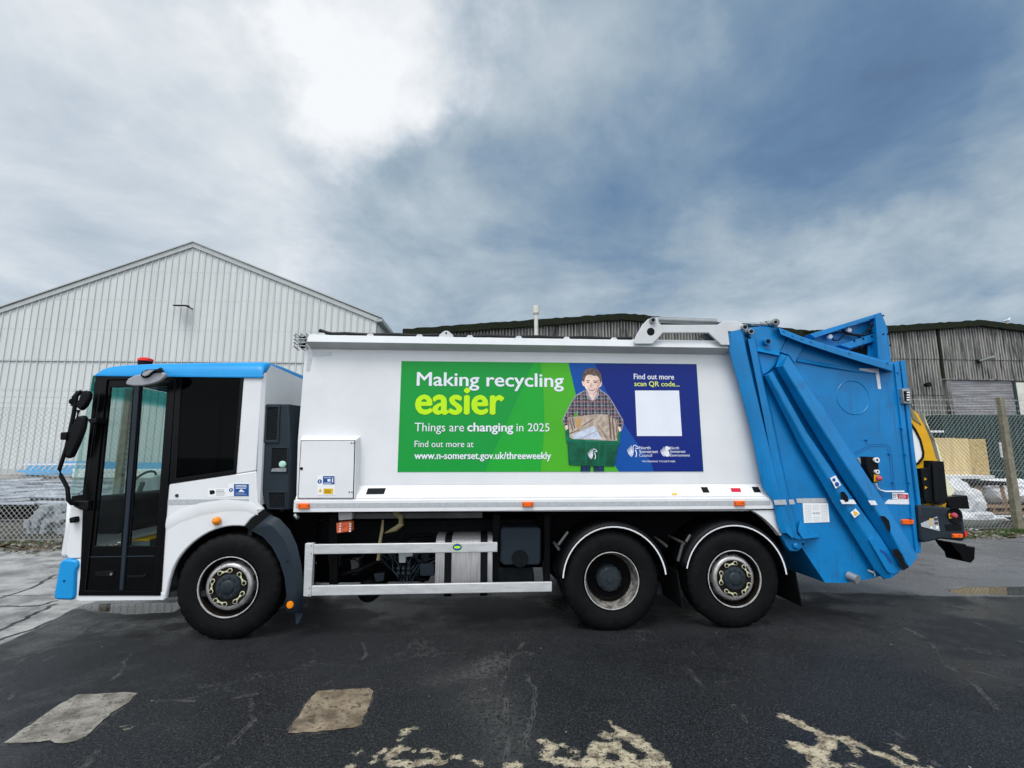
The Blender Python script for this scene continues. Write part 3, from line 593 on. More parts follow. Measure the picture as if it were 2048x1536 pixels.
while pu0-k*psp > fu0:
    mb = MB(); w_ = .085; cx_ = pu0-k*psp
    mb.strips([[(cx_-w_, -.06, 0), (cx_-w_*.72, -.06, ptop)], [(cx_+w_, -.06, 0), (cx_+w_*.72, -.06, ptop)], [(cx_+w_, .10, 0), (cx_+w_*.72, .07, ptop)], [(cx_-w_, .10, 0), (cx_-w_*.72, .07, ptop)], [(cx_-w_, -.06, 0), (cx_-w_*.72, -.06, ptop)]])
    mb.poly([(cx_-w_*.72, -.06, ptop), (cx_+w_*.72, -.06, ptop), (cx_+w_*.72, .07, ptop), (cx_-w_*.72, .07, ptop)])
    bmesh.ops.remove_doubles(mb.b, verts=mb.b.verts, dist=.001)
    o = mb.build('fence_post', 'post_concrete', None, bevel=.015)
    tag(o, {0: 'mossy concrete fence post standing at the right edge of the photo'}.get(k, 'concrete fence post seen through the door glass of the lorry cab' if k == 7 else ORD[k]+' concrete fence post from the right, hidden behind the lorry'), 'post', 'concrete fence posts')
    o.matrix_world = FN.m(0) @ Matrix.Translation((0, -.08 if k == 0 else .0, 0)); k += 1

#=== TRUCK ===
TR = empty('refuse_truck', T.m(0)); tag(TR, 'white refuse lorry with blue cab roof and tailgate and a green and blue recycling poster', 'lorry')
def pris(name, pts, y0, y1, mt, parent, bevel=0, dd=None, smooth=None):
    return MB().prism(P(pts, y0 if dd is None else dd), y0, y1).build(name, mt, parent, bevel=bevel, smooth=smooth)
def bezq(a, c_, b_, n=8): return [((1-t_)**2*a[0]+2*t_*(1-t_)*c_[0]+t_*t_*b_[0], (1-t_)**2*a[1]+2*t_*(1-t_)*c_[1]+t_*t_*b_[1]) for t_ in [i/n for i in range(n+1)]]
def arc(cx, cy, rx, ry, a0, a1, n=20): return [(cx+rx*math.cos(R(a0+(a1-a0)*i/n)), cy-ry*math.sin(R(a0+(a1-a0)*i/n))) for i in range(n+1)]
W = 2.50
# --- hopper body
BD = .12
xl_t, zt_b = T.at(613, 690, BD); xl_b, zb_b = T.at(592, 1000, BD)
body_pts = [(613, 668), (1462, 682), (1478, 760), (1505, 860), (1524, 968), (1548, 1022), (592, 1024), (596, 880)]
bp3 = P(body_pts, BD)
body = MB().prism(bp3, BD, W-BD).build('hopper_body', 'white_paint', TR)
# sill: sloping ledge then upright edge
(xa, z1), (xb, _) = T.at(592, 972, BD), T.at(1526, 968, BD); zc = T.at(1040, 994, 0)[1]; zd = T.at(1040, 1021.5, 0)[1]; ze = T.at(1040, 998, 0)[1]
z1 = T.at(1040, 970, BD)[1]
xL, xR0, xR1 = T.at(587, 1020, 0)[0], T.at(1524, 968, BD)[0], T.at(1547, 1017, 0)[0]
mb = MB(); mb.strips([[(xL+.02, BD-.004, z1), (xR0, BD-.004, z1)], [(xL+.01, .012, zc), (xR0+.09, .012, zc)], [(xL+.01, .012, ze), (xR0+.09, .012, ze)], [(xL, 0, ze-.004), (xR0+.095, 0, ze-.004)], [(xL, 0, zd), (xR1, 0, zd)], [(xL, .10, zd), (xR1, .10, zd)]])
mb.poly([(xL+.02, BD, z1), (xL+.01, .012, zc), (xL, 0, ze-.004), (xL, 0, zd), (xL, .1, zd), (xL, .13, z1)])
mb.build('sill', 'sill_white', body, bevel=.004)
zs0, zs1 = T.at(1040, 1004, 0)[1], T.at(1040, 1013, 0)[1]
mb = MB().box(xL+.02, xR1-.035, -.003, .001, zs1, zs0); mb.build('reflective_strip', 'tape_silver', body)
# gutter rail along the roof edge
gx0, gx1 = T.at(615, 680, 0)[0], T.at(1458, 690, 0)[0]; g1, g2, g3 = T.at(620, 669.5, .03)[1], T.at(620, 683.5, -.01)[1], T.at(620, 698, BD)[1]
mb = MB(); q = [(.16, g1+.012), (.03, g1), (-.012, g2), (BD-.002, g3), (.3, g3), (.3, g1+.012)]
mb.strips([[(gx0, a, z), (gx1, a, z)] for a, z in q]); mb.poly([(gx0, a, z) for a, z in q]); mb.poly([(gx1, a, z) for a, z in q]); mb.build('roof_gutter', 'gutter_white', body, bevel=.004)
roofz = g1
pris('corner_tape', [(617, 703), (664, 704), (663, 712), (625, 712), (619, 742), (612, 742)], BD-.003, BD, 'tape_silver', body)
mb = MB(); zc_ = roofz+.03; pts = [(T.at(639, 660, .13)[0], .13, roofz+.075), (T.at(655, 665, .13)[0], .13, roofz+.045)]
for i in range(24): pts.append((T.at(665+i*26, 668, .13)[0], .13, roofz+.036+.006*math.sin(i*1.7)))
mb.tube(pts, .022); pts2 = [(x, y+.05, z+.012) for x, y, z in pts[2:]]; mb.tube(pts2, .02); mb.build('roof_hose', 'hose_black', body, smooth=50)
mb = MB()
for px in (646, 742, 840, 940, 1037, 1132, 1226):
    x0, z0 = T.at(px, 668, .1); mb.prism([(x0-.045, roofz), (x0-.022, roofz+.032), (x0+.022, roofz+.032), (x0+.045, roofz)], .06, .10)
mb.build('hose_bracket', 'gutter_white', body)
mb = MB(); x0 = T.at(893, 668, .1)[0]; mb.prism([(x0-.085, roofz-.01), (x0-.075, roofz+.03), (x0-.02, roofz+.075), (x0+.02, roofz+.075), (x0+.075, roofz+.03), (x0+.085, roofz-.01)], .05, .07); mb.build('lifting_lug', 'gutter_white', body, bevel=.004)
mb = MB(); mb.cyl((x0, .045, roofz+.05), (x0, .05, roofz+.05), .01); mb.build('lug_hole', 'chip_black', body)
# caged work lamp at the front corner
lx0, lz0 = T.at(594, 669, .1); lx1, lz1 = T.at(614, 697, .1)
mb = MB(); mb.box(lx0+.02, lx1-.02, .1, .2, lz1+.02, lz0-.02); lamp = mb.build('work_lamp', 'chip_black', TR, bevel=.01)
mb = MB()
for i in range(4):
    z = lz1+(lz0-lz1)*(i+.5)/4; mb.tube([(lx0-.02, .2, z), (lx0-.02, .06, z), (lx1, .06, z), (lx1, .2, z)], .005, 6)
for x in (lx0, (lx0+lx1)/2, lx1): mb.tube([(x, .2, lz0), (x, .055, lz0), (x, .055, lz1), (x, .2, lz1)], .006, 6)
mb.build('lamp_cage', 'steel_grey', lamp)
mb = MB().cyl(((lx0+lx1)/2, .08, (lz0+lz1)/2), ((lx0+lx1)/2, .1, (lz0+lz1)/2), .035, 16); mb.build('lamp_glass', 'steel_grey', lamp, smooth=40)

# --- equipment locker
lk = MB(); f = P([(600, 880), (711, 880), (711, 997), (594, 997)], 0.004); k_ = P([(604, 871), (721, 872), (721, 997), (594, 997)], BD)
lk.prism(f, .004, BD+.01, back=k_); locker = lk.build('equipment_locker', 'white_paint', TR, bevel=.005)
i_ = P([(603, 882), (709, 882), (706, 996), (597, 996)], 0.0); mb = MB().prism(i_, -.006, .004); mb.build('locker_door', 'white_paint', locker, bevel=.003)
o_ = P([(601.5, 880.5), (710.5, 880.5), (707.5, 997), (595.5, 997)], 0.0); mb = MB().ring(o_, i_, .0022, .004); mb.build('door_seal', 'chip_black', locker)
def dot(px, py, rpx, d, mt, parent, name='bolt', h=.006, ring_=None):
    x, z = T.at(px, py, d); r_ = rpx/200.0; mb = MB().cyl((x, d-h, z), (x, d, z), r_, 14); return mb.build(name, mt, parent, smooth=40)
dot(603, 937, 3.0, -.006, 'chip_black', locker, 'door_lock')
for a in ((703, 886), (708, 886), (699, 984), (704, 984)): dot(a[0], a[1], 1.2, -.006, 'chip_black', locker, 'hinge_pin')
def sticker(pts, d, mt, parent, name='sticker', lab=None, th=.0015):
    o = MB().prism(P(pts, d), d-th, d).build(name, mt, parent)
    if lab: o['label'] = lab
    return o
def rect(x0, y0, x1, y1): return [(x0, y0), (x1, y0), (x1, y1), (x0, y1)]
def lines(x0, x1, ys_, hpx, d, mt, parent, name='printed_lines', frac=None):
    mb = MB(); rr = random.Random(int(x0*3+ys_[0]))
    for y in ys_:
        e = x1-(x1-x0)*rr.uniform(0, .25); a = P([(x0, y), (e, y), (e, y+hpx), (x0, y+hpx)], d); mb.sheet(a, d)
    return mb.build(name, mt, parent)
sticker(rect(635, 951, 670, 990), -.0065, 'label_white', locker, 'warning_sticker')
sticker(rect(646, 952, 669, 968.5), -.0085, 'label_blue', locker, 'warning_sticker'); sticker(rect(647, 977, 666, 988), -.0085, 'label_yellow', locker, 'warning_sticker')
x, z = T.at(639.5, 963, -.0085); MB().disc(x, z, .022, -.0088).build('warning_symbol', 'label_blue', locker); MB().box(x-.004, x+.004, -.0098, -.0092, z-.012, z+.012).build('warning_symbol', 'label_white', locker)
sticker([(636.5, 983.5), (640.3, 977), (644, 983.5)], -.0086, 'label_yellow', locker, 'warning_symbol')
text('Hydraulic oil', 648, 667, 956.2, 2.6, -.0105, 'label_white', locker, .01); sticker(rect(655, 958, 661, 963), -.0105, 'label_white', locker, 'warning_symbol', th=.0005); sticker(rect(664, 957, 666.2, 965), -.0105, 'label_white', locker, 'warning_symbol', th=.0005)
lines(648, 666, (965.5, 967), .7, -.0105, 'label_white', locker); lines(649, 665, (979.5, 982, 984.5), .9, -.0105, 'chip_black', locker)

# --- side marker lamps
def marker(x0, y0, x1, y1, d, parent, mt='orange_lens', name='marker_lamp'):
    a = P(rect(x0, y0, x1, y1), d); o = MB().prism(P(rect(x0+1.5, y0+1, x1-1.5, y1-1), d), d-.028, d, back=a).build(name, mt, parent, bevel=.005)
    mb = MB()
    for px in (x0+3.5, x1-3.5):
        x, z = T.at(px, (y0+y1)/2, d-.03); mb.cyl((x, d-.031, z), (x, d-.027, z), .006, 8)
    mb.build('lamp_screw', 'chip_black', o); return o
marker(596, 1006, 620, 1018, 0, TR); marker(1044, 1003, 1067, 1014, 0, TR); marker(1467, 1001, 1489, 1012, 0, TR)
# black vents on the sloping ledge, small stickers
def on_ledge(pts, mt, name, parent=body, off=.004, lab=None):
    out_ = []
    for px, py in pts:
        d = BD*.5
        for _ in range(6):
            x, z = T.at(px, py, d); d = .012+(BD-.016)*max(0, min(1, (z-zc)/(z1-zc)))
        out_.append((x, d-off, z))
    o = MB().poly(out_).build(name, mt, parent)
    if lab: o['label'] = lab
    return o
on_ledge([(736, 976.5), (772, 976), (768, 988), (732, 988.5)], 'chip_black', 'reflector_pad')
on_ledge([(1401, 974), (1414, 974), (1419, 985), (1406, 985)], 'chip_black', 'reflector_pad'); on_ledge([(1503, 973.5), (1516, 973.5), (1522, 984.5), (1508, 984.5)], 'chip_black', 'reflector_pad')
on_ledge([(1449, 975), (1482, 975), (1485, 986), (1452, 986)], 'label_white', 'warning_sticker'); on_ledge([(1460, 976), (1480, 976), (1482, 984), (1463, 984)], 'label_red', 'warning_sticker', off=.006)
on_ledge([(1335, 985), (1353, 985), (1355, 990), (1336, 990)], 'label_white', 'warning_sticker'); on_ledge([(1343, 985.8), (1353, 985.8), (1354, 989.6), (1344, 989.6)], 'label_yellow', 'warning_sticker', off=.006)

# --- poster
PD = BD-.003
adv = MB().prism(P([(803, 722), (1393, 728), (1407, 943), (795, 944)], PD), PD-.001, PD+.002).build('advert_panel', 'ink_green', TR); adv['label'] = 'green and blue recycling poster with a picture of a boy carrying a crate'
lay = [PD-.002]
def ink(pts, mt, name='printed_shape', k=1, parent=adv):
    d = PD-.0012-.0008*k; return MB().sheet(P(pts, d), d).build(name, mt, parent)
ink([(1067, 725), (1137, 725.6), (1152, 790), (1182, 860), (1238, 943.2), (970, 943.6)], 'ink_green_mid', k=1)
ink(bezq((1081, 725.2), (1096, 830), (1081, 943.3), 10)+[(1238, 943.2), (1182, 860), (1152, 790), (1137, 725.6)], 'ink_green_light', k=2)
ink([(1137, 725.8), (1152, 790), (1182, 860), (1238, 943), (1406.5, 942.8), (1392.7, 728.4)], 'ink_navy', k=3)
ink([(1137, 725.8)]+[(1152, 790), (1182, 860), (1238, 943)]+[(1308, 943)]+bezq((1300, 920), (1250, 860), (1209, 775), 8)+[(1190, 726.3)], 'ink_blue', k=4)
text('Making recycling', 834, 1127, 771, 26.5, PD-.0055, 'ink_white', adv, .022)
text('easier', 832, 1006, 827, 36, PD-.0055, 'ink_lime', adv, .034, ref='x')
text('Things are', 829, 928, 862.5, 17, PD-.0055, 'ink_white', adv); text('changing', 935, 1026, 862.5, 11.2, PD-.0055, 'ink_white', adv, .03, ref='x'); text('in 2025', 1033, 1099, 862.5, 16, PD-.0055, 'ink_white', adv)
text('Find out more at', 829, 947, 894, 12.5, PD-.0055, 'ink_white', adv)
text('www.n-somerset.gov.uk/threeweekly', 829, 1102, 918, 9.2, PD-.0055, 'ink_white', adv, .022, ref='x')
text('Find out more', 1268, 1348, 758, 10.5, PD-.0055, 'ink_white', adv, .018); text('scan QR code...', 1269, 1359, 772, 9.5, PD-.0055, 'ink_yellow', adv, .016)
ink([(1270, 781), (1358, 781), (1364, 872), (1274, 872)], 'ink_white', 'blank_panel', k=6)
for s_, xr, yb in (('North', 1301, 898.5), ('Somerset', 1316, 906), ('Council', 1304, 913.5)): text(s_, 1278.5, xr, yb, 6, PD-.0062, 'ink_white', adv, 0 if s_ == 'Council' else .008)
for s_, xr, yb in (('North', 1358, 898.5), ('Somerset', 1371, 905.5), ('Environment', 1380, 913)): text(s_, 1340.5, xr, yb, 5.4, PD-.0062, 'ink_white', adv, .006)
text('WORKING TOGETHER', 1284, 1351, 924.5, 3.4, PD-.0062, 'ink_white', adv)
def emblem(cx, cy, w, h, d, solid=False):
    mb = MB()
    def q(u, v): return T.at(cx+u*w/2, cy-v*h/2, d)
    for i in range(5):                                        # wing feathers
        pts = [q(*p) for p in bezq((-.98+i*.17, .25+i*.17), (-.80+i*.16, -.55+i*.10), (-.18+i*.03, -.95+i*.12), 8)]; n = len(pts)
        mb.stroke(pts, [w/200*.07*(.15+math.sin(math.pi*(j+.5)/n)) for j in range(n)], d)
    for line, wd_ in ((bezq((-.15, -.75), (.12, -.2), (.0, .55), 6)+[q_ for q_ in bezq((.0, .55), (.05, .95), (.35, .95), 4)[1:]], .10), (bezq((.15, .95), (.75, .85), (.95, .45), 5)+[(.6, .36), (.42, .5)], .10), (bezq((.38, .2), (.80, -.35), (.48, -.95), 7), .12)):
        mb.stroke([q(*p) for p in line], w/200*wd_*.8, d)
    if solid: mb.sheet([q(*p) for p in ((-.1, .8), (.3, 1), (.9, .55), (.45, .35), (.75, -.1), (.85, -.8), (.2, -.95), (-.3, -.6), (.1, 0))], d+.0003)
    return mb.build('crest_logo', 'ink_white', adv)
emblem(1266, 902, 23, 25, PD-.0062); emblem(1331, 903, 20, 22, PD-.0062, True)
def b8(pts): return [(1100+x/6.4, 720+y/6.4) for x, y in pts]
def boy(pts, mt, k, name='printed_figure'): return ink(b8(pts), mt, name, k)
shirt = [(450, 392), (480, 440), (545, 525), (610, 470), (625, 378), (745, 465), (800, 555), (870, 675), (930, 780), (932, 840), (905, 905), (860, 870), (765, 720), (745, 640), (755, 720), (360, 720), (350, 640), (300, 720), (240, 850), (190, 850), (168, 780), (210, 680), (270, 560), (330, 465), (440, 400)]
boy([(x+(8 if x > 550 else -10), y+(-8 if y < 900 else 6)) for x, y in shirt], 'ink_grey', 5)
boy([(395, 1335), (690, 1350), (695, 1428), (560, 1428), (550, 1360), (520, 1360), (515, 1428), (388, 1428)], 'ink_denim', 6)
boy([(470, 385), (600, 400), (612, 465), (545, 528), (480, 440)], 'ink_skin', 6); boy(shirt, 'ink_plaid', 7)
boy([(452, 395), (478, 380), (500, 450), (548, 520), (515, 515), (468, 460)], 'ink_grey', 8); boy([(625, 380), (600, 430), (552, 520), (580, 510), (628, 450)], 'ink_grey', 8)
boy([(405, 272), (430, 265), (445, 345), (420, 325)], 'ink_skin', 8); boy([(640, 290), (664, 272), (658, 330), (630, 355)], 'ink_skin', 8)
boy([(437, 240), (470, 190), (560, 180), (625, 215), (642, 290), (628, 355), (597, 410), (545, 440), (497, 420), (452, 360), (436, 300)], 'ink_skin', 9)
boy([(600, 250), (625, 235), (640, 300), (626, 355), (600, 400), (560, 432), (585, 380), (606, 320)], 'ink_shade', 10, 'printed_figure'); boy([(520, 290), (535, 290), (545, 335), (535, 346), (505, 344)], 'ink_shade', 10)
boy([(412, 240), (418, 165), (465, 115), (540, 98), (610, 122), (652, 180), (664, 255), (645, 305), (632, 235), (604, 198), (560, 200), (500, 178), (462, 200), (445, 240), (436, 290)], 'ink_hair', 12)
for a in ([(470, 283), (490, 276), (504, 283), (490, 290)], [(556, 285), (580, 278), (600, 287), (580, 294)]): boy(a, 'ink_dark', 12)
for a in ([(458, 266), (480, 257), (510, 262), (508, 268), (480, 264), (460, 271)], [(548, 266), (575, 259), (608, 272), (606, 278), (575, 266), (550, 272)]): boy(a, 'ink_brow', 12)
boy([(484, 356), (505, 366), (540, 370), (575, 364), (588, 358), (572, 382), (540, 392), (508, 384)], 'ink_lip', 12); boy([(492, 362), (515, 369), (545, 371), (578, 365), (562, 378), (530, 381), (505, 376)], 'ink_white', 13)
boy([(235, 735), (330, 725), (600, 690), (740, 700), (860, 770), (872, 1035), (255, 1015), (245, 900)], 'ink_card', 9); boy([(330, 740), (412, 738), (392, 850), (352, 880), (335, 850)], 'ink_tan', 10)
for k_, a in enumerate(([(245, 745), (256, 742), (300, 900), (285, 905)], [(275, 735), (290, 735), (325, 870), (312, 880)], [(745, 705), (770, 700), (790, 1020), (770, 1015)], [(790, 735), (805, 730), (835, 1025), (815, 1020)], [(835, 755), (848, 765), (868, 1000), (856, 1010)], [(420, 835), (560, 745), (566, 752), (430, 842)], [(560, 760), (740, 1000), (728, 1005)], [(250, 935), (370, 890), (372, 900), (252, 950)])): boy(a, 'ink_card_dark', 10)
boy([(280, 960), (565, 838), (665, 1015), (310, 1010)], 'ink_paper', 11); boy([(380, 1008), (610, 900), (614, 908), (400, 1010)], 'ink_grey', 12)
boy([(195, 870), (238, 840), (250, 990), (290, 1012), (860, 1038), (872, 870), (905, 885), (893, 1090), (875, 1098), (212, 1062), (202, 1000)], 'ink_crate_rim', 12)
boy([(222, 1058), (876, 1092), (822, 1362), (700, 1358), (560, 1362), (240, 1342)], 'ink_crate', 13); boy([(207, 1040), (885, 1070), (884, 1082), (207, 1050)], 'ink_crate', 13)
for a in ([(455, 1062), (470, 1063), (462, 1345), (452, 1345)], [(625, 1070), (640, 1071), (622, 1350), (612, 1350)], [(705, 1078), (718, 1079), (702, 1350), (692, 1350)]): boy(a, 'ink_crate_rim', 14)
emblem(1100+545/6.4, 720+1203/6.4, 19, 22, PD-.0012-.0008*15)
boy([(196, 838), (222, 832), (236, 870), (205, 900), (190, 870)], 'ink_skin', 13); boy([(875, 850), (905, 862), (912, 905), (888, 920), (872, 880)], 'ink_skin', 13)

# --- chassis and running gear
mb = MB(); mb.box(*[T.at(560, 1040, .5)[0], T.at(1700, 1040, .5)[0]], .62, .72, .78, 1.08); mb.box(T.at(560, 1040, .5)[0], T.at(1700, 1040, .5)[0], 1.78, 1.88, .78, 1.08)
for px in (640, 760, 900, 1010, 1100, 1300, 1480): x = T.at(px, 1040, .6)[0]; mb.box(x-.05, x+.05, .72, 1.78, .85, 1.0)
frame = mb.build('chassis_frame', 'chassis', TR, bevel=.008)
zund = T.at(1040, 1022, .1)[1]
mb = MB(); mb.box(T.at(600, 1040, .2)[0], T.at(1550, 1040, .2)[0], .12, 2.38, zund+.0, zund+.06); mb.build('body_floor', 'chassis', frame)
mb = MB(); mb.box(T.at(600, 1040, .2)[0], T.at(1480, 1040, .2)[0], 1.15, 1.35, .42, zund); mb.build('underbody_dark_panel', 'underbody_dark', frame)  # wide dark panel added to darken the view under the body
mb = MB(); mb.box(T.at(1080, 1040, .2)[0], T.at(1620, 1040, .2)[0], .55, .60, .70, zund); mb.build('splash_guard', 'underbody_dark', frame)
zb1, zb2_ = T.at(800, 1025, .3)[1], T.at(800, 1037, .3)[1]; mb = MB(); mb.box(T.at(690, 1030, .3)[0], T.at(965, 1030, .3)[0], .28, .34, zb2_, zb1); mb.build('sub_frame', 'steel_dark', frame, bevel=.005)
mb = MB(); mb.prism(P([(676, 1024), (704, 1024), (704, 1039), (677, 1041)], .2), .2, .3); mb.build('siren_bracket', 'gutter_white', frame, bevel=.008)
for px0, px1 in ((659, 676), (985, 1000), (1088, 1100)):
    a = P(rect(px0, 1028, px1, 1168), .35); mb = MB(); mb.prism(a, .33, .40); mb.build('chassis_hanger', 'chassis', frame, bevel=.004)
# warbling siren
a = P([(672, 1046), (702, 1043), (703, 1063), (673, 1067)], .12); sir = MB().prism(a, .12, .24).build('reversing_alarm', 'siren_orange', TR, bevel=.01)
x, z = T.at(690, 1055, .11); mb = MB(); mb.lathe([(.118, .034), (.108, .036), (.108, .024), (.118, .022)], x, z, 20); mb.build('speaker_ring', 'siren_orange', sir)
mb = MB()
for sx_ in (-.052, .052):
    for k in range(4): mb.box(x+sx_-.010, x+sx_+.010, .114, .119, z-.045+k*.025, z-.032+k*.025)
mb.build('speaker_slot', 'label_white', sir)
# fuel tank
tk = MB(); a = P([(872, 1075), (985, 1073), (984, 1168), (870, 1170)], .22); xs_ = sorted(p[0] for p in a); x0, x1 = xs_[0], xs_[-1]; z1_, z0_ = a[0][1], T.at(870, 1192, .3)[1]
q = [(.30, z1_)]+[(.22+.08*(1-math.sin(R(k*15))), z1_-.08*(1-math.cos(R(90-k*15)))) for k in range(1, 6)][::1]
q = [(.62, z1_), (.30, z1_), (.245, z1_-.03), (.22, z1_-.08), (.22, z0_+.12), (.245, z0_+.04), (.30, z0_), (.62, z0_)]
tk.strips([[(x0, y, z), (x1, y, z)] for y, z in q+[q[0]]]); tk.poly([(x0, y, z) for y, z in q]); tk.poly([(x1, y, z) for y, z in q])
tank = tk.build('fuel_tank', 'tank_metal', TR, smooth=40)
for pa, pb in ((889, 903), (961, 975)):
    xa, xb = T.at(pa, 1120, .22)[0], T.at(pb, 1120, .22)[0]; mb = MB(); q2 = [(.62, z1_+.008), (.30, z1_+.008), (.238, z1_-.026), (.212, z1_-.08), (.212, z0_+.12), (.238, z0_+.035), (.30, z0_-.008), (.62, z0_-.008)]
    mb.strips([[(xa, y, z), (xb, y, z)] for y, z in q2]); mb.build('tank_strap', 'chip_black', tank)
# black tank and boxes right of it
a = P([(1002, 1060), (1006, 1055), (1078, 1055), (1082, 1060), (1082, 1125), (1077, 1131), (1008, 1131), (1000, 1124)], .25); bt = MB().prism(a, .25, .6).build('additive_tank', 'dark_grey', TR, bevel=.02)
x, z = T.at(1040, 1117, .24); mb = MB().cyl((x, .235, z), (x, .252, z), .09, 24); mb.build('tank_cap', 'chip_black', bt, smooth=40)
a = P([(995, 1135), (1066, 1134), (1070, 1165), (1062, 1182), (995, 1182)], .32); MB().prism(a, .32, .7).build('battery_box', 'chip_black', TR, bevel=.02)
x, z = T.at(735, 1184, .45); mb = MB(); mb.lathe([(.43, 0.001), (.44, .08), (.47, .115), (.6, .13), (1.0, .13)], x, z, 28); mb.build('air_tank', 'chassis', TR, smooth=50)
x, z = T.at(825, 1100, .4); mb = MB(); mb.lathe([(.38, 0.001), (.39, .08), (.45, .10), (.7, .10)], x, z, 24); mb.build('air_filter', 'hub_grey', TR, smooth=50)
MB().prism(P([(797, 1105), (825, 1105), (825, 1113), (812, 1114), (811, 1126), (798, 1126)], .3), .3, .38).build('valve_block', 'dash_grey', TR, bevel=.006)
MB().prism(P(rect(840, 1128, 868, 1152), .32), .32, .5).build('control_box', 'dark_grey', TR, bevel=.006)
mb = MB(); rr = random.Random(9)
for k in range(9):
    px = 780+k*9; pts = [(T.at(px, 1108, .33)[0], .33+.01*k % .05, T.at(px, 1108, .33)[1])]
    for j in range(1, 6): X_, Z_ = T.at(px+(800-px)*j/8+rr.uniform(-5, 5)+3, 1108+j*11, .33); pts.append((X_, .33+rr.uniform(-.03, .05), Z_))
    mb.tube(pts, .008, 6)
mb.build('air_line', 'dark_grey', TR, smooth=60)
mb = MB()
for k in range(6): x, z = T.at(797+(k % 3)*10, 1136+(k//3)*9, .3); mb.cyl((x, .28, z), (x, .34, z), .018, 10)
mb.build('air_coupling', 'dark_grey', TR, smooth=40)
mb = MB(); 
def t3(px, py, d): x, z = T.at(px, py, d); return (x, d, z)
mb.tube([t3(*p) for p in ((790, 1026, .3), (801, 1034, .25), (803, 1048, .22), (792, 1057, .24), (770, 1066, .30))], [.03, .032, .032, .03, .008]); mb.build('hydraulic_hose', 'hose_tan', TR, smooth=60)
mb = MB(); mb.tube([t3(*p) for p in ((766, 1040, .3), (764, 1060, .26), (759, 1090, .24), (757, 1120, .25))], [.01, .018, .02, .022]); mb.build('hydraulic_hose', 'hose_tan', TR, smooth=60)
mb = MB(); mb.tube([t3(*p) for p in ((680, 1150, .5), (720, 1140, .45), (760, 1120, .5), (800, 1150, .5), (850, 1160, .5))], .03); mb.tube([t3(*p) for p in ((620, 1080, .6), (700, 1100, .6), (760, 1075, .7), (860, 1070, .6))], .025); mb.build('brake_pipe', 'chassis', TR, smooth=60)
mb = MB(); mb.prism([(T.at(635, 1100, .8)[0], .35), (T.at(860, 1100, .8)[0], .35), (T.at(870, 1080, .8)[0], .95), (T.at(630, 1080, .8)[0], .95)], .8, 1.15); mb.build('transmission', 'underbody_dark', TR, bevel=.03)
mb = MB(); mb.cyl(t3(590, 1030, .08), t3(596, 1036, .06), .02); mb.build('drain_tap', 'steel_grey', TR, smooth=40)

rr = random.Random(21)
for k in range(7):
    a_ = rr.uniform(650, 860); pts = [t3(a_, 1120+rr.uniform(-25, 10), .42)]
    for j in range(5): pts.append(t3(a_+rr.uniform(10, 34)*(j+1), 1120+rr.uniform(-35, 35), .42+rr.uniform(-.08, .12)))
    MB().tube(pts, rr.uniform(.007, .014), 6).build('cable', rr.choice(['hub_grey', 'dark_grey', 'chassis']), TR, smooth=60)
for (a_, b_, w_, h_, mt_) in ((655, 1112, 26, 22, 'dark_grey'), (700, 1118, 18, 30, 'steel_dark'), (747, 1148, 22, 14, 'hub_grey'), (842, 1108, 18, 14, 'dark_grey'), (770, 1085, 26, 12, 'hub_grey'), (1085, 1120, 10, 46, 'steel_dark')):
    pris('mounting_bracket', [(a_, b_), (a_+w_, b_-2), (a_+w_-2, b_+h_), (a_+4, b_+h_+3)], .46, .56, mt_, TR, bevel=.006)
# --- side guard
mb = MB(); a = P([(610, 1087), (627, 1087), (622, 1194), (606, 1193)], .03); mb.prism(a, .03, .10); guard = mb.build('side_guard', 'alu', TR, bevel=.006)
for y0, y1_, x1_, xa_ in ((1089.5, 1107, 995, 627), (1172, 1190, 1104, 623)):
    za, zb_g = T.at(700, y0-1.4, .03)[1], T.at(700, y1_+1.0, .03)[1]; xa, xb = T.at(xa_, y0, .03)[0], T.at(x1_, y0, .03)[0]
    MB().box(xa, xb, .032, .065, zb_g, za).build('guard_rail', 'alu', guard, bevel=.007)
for a in ((623.5, 1091.5), (622.5, 1107.5), (619.3, 1176.5), (618.3, 1190)): dot(a[0], a[1], 1.0, .03, 'chip_black', guard, 'rivet', .003)
x, z = T.at(914.5, 1094.5, .03); MB().disc(x, z, .058, .0312, 28, .042).build('maker_badge', 'label_blue', guard); MB().disc(x, z, .034, .0306, 24, .012).build('badge_centre', 'ink_lime', guard); MB().ring([(x+.056*math.cos(k*.2618), z+.040*math.sin(k*.2618)) for k in range(24)], [(x+.050*math.cos(k*.2618), z+.035*math.sin(k*.2618)) for k in range(24)], .0300, .0309).build('badge_rim', 'ink_yellow', guard)
MB().stroke([t3(898, 1085, 0)[0::2]], .001, 0) if False else None

# --- wheels
def ngon(cx, cz, r, n, a0=0): return [(cx+r*math.cos(a0+2*math.pi*k/n), cz+r*math.sin(a0+2*math.pi*k/n)) for k in range(n)]
TYR, TW = .517, .30
def tyre_prof(y0, w): return [(y0+.03, .292), (y0+.008, .31), (y0-.004, .36), (y0-.006, .42), (y0+.004, .468), (y0+.018, .492), (y0+.030, .507), (y0+.045, TYR), (y0+w*.3, TYR), (y0+w*.3+.004, TYR-.012), (y0+w*.34, TYR-.012), (y0+w*.34+.004, TYR), (y0+w*.62, TYR), (y0+w*.62+.004, TYR-.012), (y0+w*.66, TYR-.012), (y0+w*.66+.004, TYR), (y0+w-.04, TYR), (y0+w-.01, .49), (y0+w, .42), (y0+w-.02, .30)]
def tread(k, i): return -.009 if (k % 4 == 0 and i in (5, 6, 7, 8)) else (-.006 if k % 4 == 0 and 9 < i < 17 else 0)
